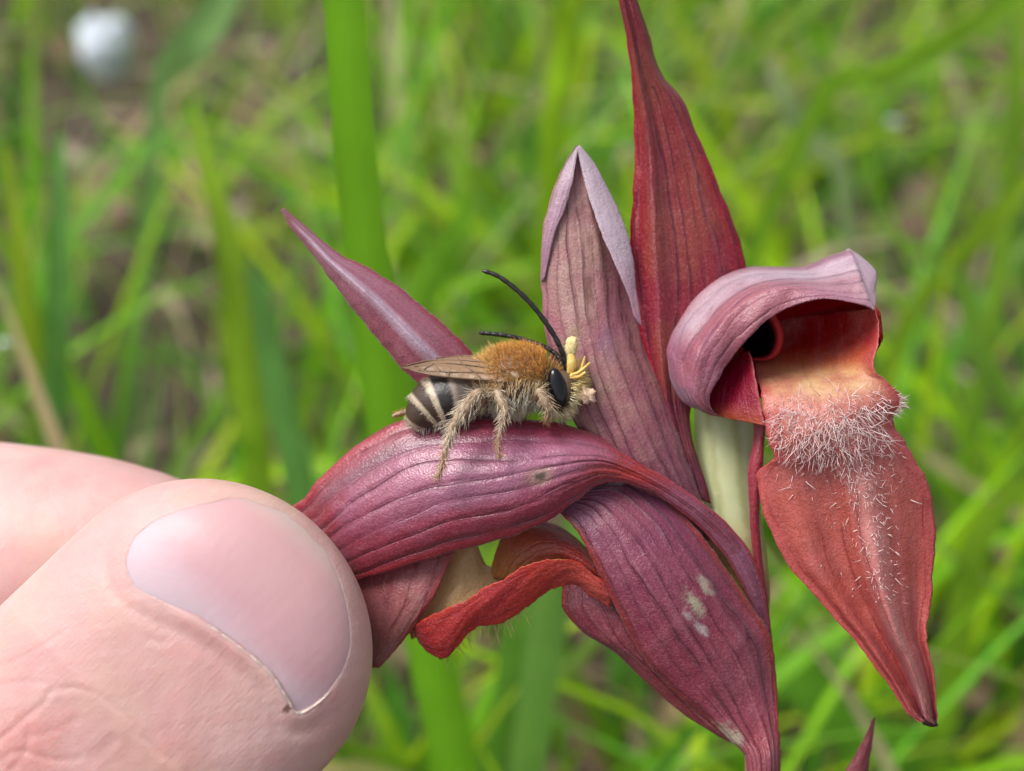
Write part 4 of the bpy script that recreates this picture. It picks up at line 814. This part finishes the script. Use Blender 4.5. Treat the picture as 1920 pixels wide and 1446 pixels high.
def skin_mat():
    t = NT('skin'); uv = t.uv(); ob = t.obj()
    sp = t.n('ShaderNodeSeparateXYZ'); t.l(uv, sp.inputs[0]); u, v = sp.outputs[0], sp.outputs[1]
    n1 = t.noise(ob, 130, 4, .6); n2 = t.noise(ob, 900, 4, .6)
    c = t.mix(t.mr(n1, .35, .65), (.53, .305, .288), (.59, .37, .345))
    c = t.mix(t.math('MULTIPLY', t.mr(n2, .5, .75), .35), c, (.60, .28, .26))
    c = t.mix(t.math('MULTIPLY', t.mr(t.noise(ob, 60, 3, .6), .5, .68), .45), c, (.50, .20, .19))
    c = t.mix(t.math('MULTIPLY', t.mr(t.noise(ob, 75, 3, .6, .5), .52, .7), .35), c, (.52, .37, .27))
    for (bu, bv, ru, rv, cc, amt, ns) in ((.5 + 33 / 650, .5 + 192 / 650, .022, .012, (.10, .045, .02), .85, .9), (-.054, .338, .16, .13, (.52, .22, .20), .6, .8)):
        dx = t.math('DIVIDE', t.math('SUBTRACT', u, bu), ru); dy = t.math('DIVIDE', t.math('SUBTRACT', v, bv), rv)
        dd = t.math('ADD', t.math('SQRT', t.math('ADD', t.math('MULTIPLY', dx, dx), t.math('MULTIPLY', dy, dy))), t.math('MULTIPLY', t.math('SUBTRACT', t.noise(ob, 4000, 3, .7), .5), 2 * ns))
        c = t.mix(t.mr(dd, .3, 1.0, amt, 0), c, cc)
    # criss-cross skin lines
    vo = t.n('ShaderNodeTexVoronoi', feature='DISTANCE_TO_EDGE'); t.l(ob, vo.inputs['Vector']); vo.inputs['Scale'].default_value = 2600
    vo2 = t.n('ShaderNodeTexVoronoi', feature='DISTANCE_TO_EDGE'); mp = t.n('ShaderNodeMapping'); t.l(ob, mp.inputs[0]); mp.inputs['Rotation'].default_value = (0, R(45), 0); mp.inputs['Scale'].default_value = (1, 1, .28); t.l(mp.outputs[0], vo2.inputs['Vector']); vo2.inputs['Scale'].default_value = 1900
    h = t.math('ADD', t.mr(vo.outputs[0], 0, .12), t.math('MULTIPLY', t.mr(vo2.outputs[0], 0, .10), 1.3))
    mpl = t.n('ShaderNodeMapping'); t.l(uv, mpl.inputs[0]); mpl.inputs['Rotation'].default_value = (0, 0, .35); mpl.inputs['Scale'].default_value = (10, 95, 1)
    mpm = t.n('ShaderNodeMapping'); t.l(uv, mpm.inputs[0]); mpm.inputs['Rotation'].default_value = (0, 0, -.8); mpm.inputs['Scale'].default_value = (12, 110, 1)
    lines = t.math('ADD', t.noise(mpl.outputs[0], 1.0, 4, .65, .4), t.noise(mpm.outputs[0], 1.0, 4, .65, .4))
    nb = t.bump(h, .00002, .2); nb = t.bump(n2, .00016, .42, nb); nb = t.bump(lines, .00016, .2, nb)
    b = t.bsdf(Base_Color=c, Roughness=.46, Normal=nb); b.inputs['Specular IOR Level'].default_value = .42
    b.inputs['Subsurface Weight'].default_value = .55; b.inputs['Subsurface Radius'].default_value = (1.0, .36, .22); b.inputs['Subsurface Scale'].default_value = .0022
    t.l(b.outputs[0], t.out.inputs[0]); return t.m
SKIN = skin_mat()
hand_loc = P([(-1100, 1900, 14)])[0]
hand = empty('person', hand_loc, 'pale hand pinching the rose sepal between thumb and index finger', 'person')
thumb = mk('hand', V, F, SKIN, hand, uv=uvt)
# index finger behind the thumb, the curled fingers and the palm
parts = []
def finger(pts, rad, seed, n=110, seg=64):
    V, F, uv = tube(pts, rad, seg=seg, n=n, rough=.006, seed=seed)
    return V, F, uv * 0 - 5
IX = finger([(520, 1125, 12.2), (505, 1124, 12.2), (470, 1120, 12.3), (400, 1112, 12.6), (300, 1106, 13), (150, 1102, 13.6), (-50, 1098, 14.4), (-300, 1102, 15.5), (-600, 1140, 17), (-950, 1230, 20), (-1400, 1500, 24), (-1800, 1800, 26)],
            [6, 52, 108, 168, 218, 252, 272, 272, 280, 300, 330, 300], 3)
MF = finger([(-350, 1500, 30), (-380, 1500, 30), (-520, 1470, 31), (-700, 1440, 33), (-1000, 1480, 34), (-1400, 1620, 32), (-1800, 1850, 29)], [10, 130, 240, 280, 300, 330, 320], 4, 60, 40)
RF = finger([(-560, 1760, 33), (-590, 1760, 33), (-720, 1740, 35), (-1000, 1720, 37), (-1400, 1830, 36), (-1800, 2000, 31)], [10, 120, 230, 280, 320, 320], 5, 60, 40)
PF = finger([(-760, 1980, 33), (-790, 1980, 33), (-900, 1960, 35), (-1150, 1960, 37), (-1500, 2060, 34), (-1850, 2200, 30)], [10, 100, 190, 230, 280, 300], 6, 60, 40)
PA = finger([(-700, 2120, 2), (-750, 2120, 3), (-900, 2060, 8), (-1250, 1980, 16), (-1700, 2050, 23), (-2200, 2300, 26), (-2900, 2700, 28)], [60, 240, 340, 480, 560, 520, 430], 7, 60, 48)
tmp = []
for q_ in (IX, MF, RF, PF, PA):
    V, F, uv = q_; o = mk('hand_piece', V, F, SKIN, hand, uv=uv); tmp.append(o)
me0 = None
for o in tmp:
    md = thumb.modifiers.new('u', 'BOOLEAN'); md.operation = 'UNION'; md.solver = 'EXACT'; md.object = o
dg = bpy.context.evaluated_depsgraph_get()
try:
    newm = bpy.data.meshes.new_from_object(thumb.evaluated_get(dg))
    okb = len(newm.vertices) > 60000
except Exception as e:
    okb = False
thumb.modifiers.clear()
if okb:
    thumb.data = newm; newm.name = 'hand'
    newm.polygons.foreach_set('use_smooth', np.ones(len(newm.polygons), bool))
    for o in tmp: bpy.data.objects.remove(o)
else:
    print('BOOLEAN FAILED')
# nail
n1, n2 = 70, 90
cen = np.array([150.0, 0.0])
rr_ = np.linspace(0, 1, n1) ** .8
th = np.arctan2(NAIL[:, 1] - cen[1], NAIL[:, 0] - cen[0])
Q = cen[None, None] + rr_[:, None, None] * (NAIL[None] - cen)[:, :, :] * 1.012
a_, p_ = Q[..., 0], Q[..., 1]
zz = h_of(a_) * np.maximum(0, 1 - (np.abs(p_) / np.maximum(w_of(a_), 1)) ** EXP) ** (1 / EXP)
lift = 3.4 + 2.6 * (1 - rr_[:, None] ** 3) - 2.6 * sm((120 - a_) / 130) * lf(p_)
top = np.stack([A0[0] + a_ * AX[0] + p_ * PX[0], A0[1] + a_ * AX[1] + p_ * PX[1], dc_of(a_) - (zz - 4 + lift) / 31.0], -1)
bot = top.copy(); bot[..., 2] += .22
m_ = Q.shape[1]
V = P(np.vstack([top.reshape(-1, 3), bot[-1]])); F = gridfaces(n1 + 1, m_, True)
uvn = np.stack([a_ / 325, p_ / 325 * .5 + .5], -1).reshape(-1, 2); uvn = np.vstack([uvn, uvn[-m_:]])
def nail_mat():
    t = NT('nail'); sp = t.n('ShaderNodeSeparateXYZ'); t.l(t.uv(), sp.inputs[0]); ob = t.obj()
    u = sp.outputs[0]; n1_ = t.noise(ob, 160, 3)
    uu = t.math('ADD', u, t.math('MULTIPLY', t.math('SUBTRACT', n1_, .5), .2))
    c = t.ramp(uu, [(0, (.50, .38, .42)), (.2, (.51, .36, .395)), (.35, (.50, .295, .315)), (.75, (.52, .305, .305)), (.86, (.53, .37, .335)), (.93, (.56, .44, .40))])  # lavender at the cuticle end is sky reflection put into the colour
    rg = t.noise(t.n('ShaderNodeMapping').outputs[0], 1) if False else t.noise(ob, 700, 3)
    wv = t.n('ShaderNodeTexWave'); wv.bands_direction = 'Y'; t.l(t.uv(), wv.inputs['Vector']); wv.inputs['Scale'].default_value = 9; wv.inputs['Distortion'].default_value = 1.5
    nb = t.bump(wv.outputs[1], .000010, .3); nb = t.bump(rg, .00016, .3, nb); nb = t.bump(t.noise(ob, 5000, 4, .7), .00002, .3, nb)
    b = t.bsdf(Base_Color=c, Roughness=.42, Normal=nb); b.inputs['Specular IOR Level'].default_value = .42
    b.inputs['Subsurface Weight'].default_value = .4; b.inputs['Subsurface Radius'].default_value = (1, .45, .35); b.inputs['Subsurface Scale'].default_value = .0014
    t.l(b.outputs[0], t.out.inputs[0]); return t.m
mk('thumbnail', V, F, nail_mat(), hand, uv=uvn, label='smooth pink thumbnail')
# whitish cuticle edge
sel = [k_ for k_ in range(len(NAIL)) if (NAIL[k_, 0] < 66 and NAIL[k_, 1] > -60) or  (NAIL[k_, 1] > 214 and NAIL[k_, 0] < 120)]
cpts = []
for k_ in sorted(sel):
    a0_, p0_ = NAIL[k_] + np.array([-.5, 0])
    z0 = float(h_of(np.array(a0_)) * max(0, 1 - (abs(p0_) / float(w_of(np.array(a0_)))) ** EXP) ** (1 / EXP)) + 2.0
    cpts.append((A0[0] + a0_ * AX[0] + p0_ * PX[0], A0[1] + a0_ * AX[1] + p0_ * PX[1], float(dc_of(np.array(a0_))) - z0 / 31))
gap = max(range(len(cpts) - 1), key=lambda i: np.hypot(cpts[i + 1][0] - cpts[i][0], cpts[i + 1][1] - cpts[i][1]))
if np.hypot(cpts[gap + 1][0] - cpts[gap][0], cpts[gap + 1][1] - cpts[gap][1]) > 45: cpts = cpts[gap + 1:] + cpts[:gap + 1]
V, F, uv = tube(cpts, (2.6 + 1.3 * wav(np.linspace(0, 60, len(cpts)), 4)) * np.clip(np.sin(np.linspace(0, math.pi, len(cpts))) * 4, .15, 1), seg=8, n=len(cpts) * 2, rough=.25, seed=8)
mk('cuticle', V, F, plain_mat('cuticle_skin', (.62, .48, .42), .42, .5, (.54, .38, .34), 3000, .00004, sss=.4), hand)
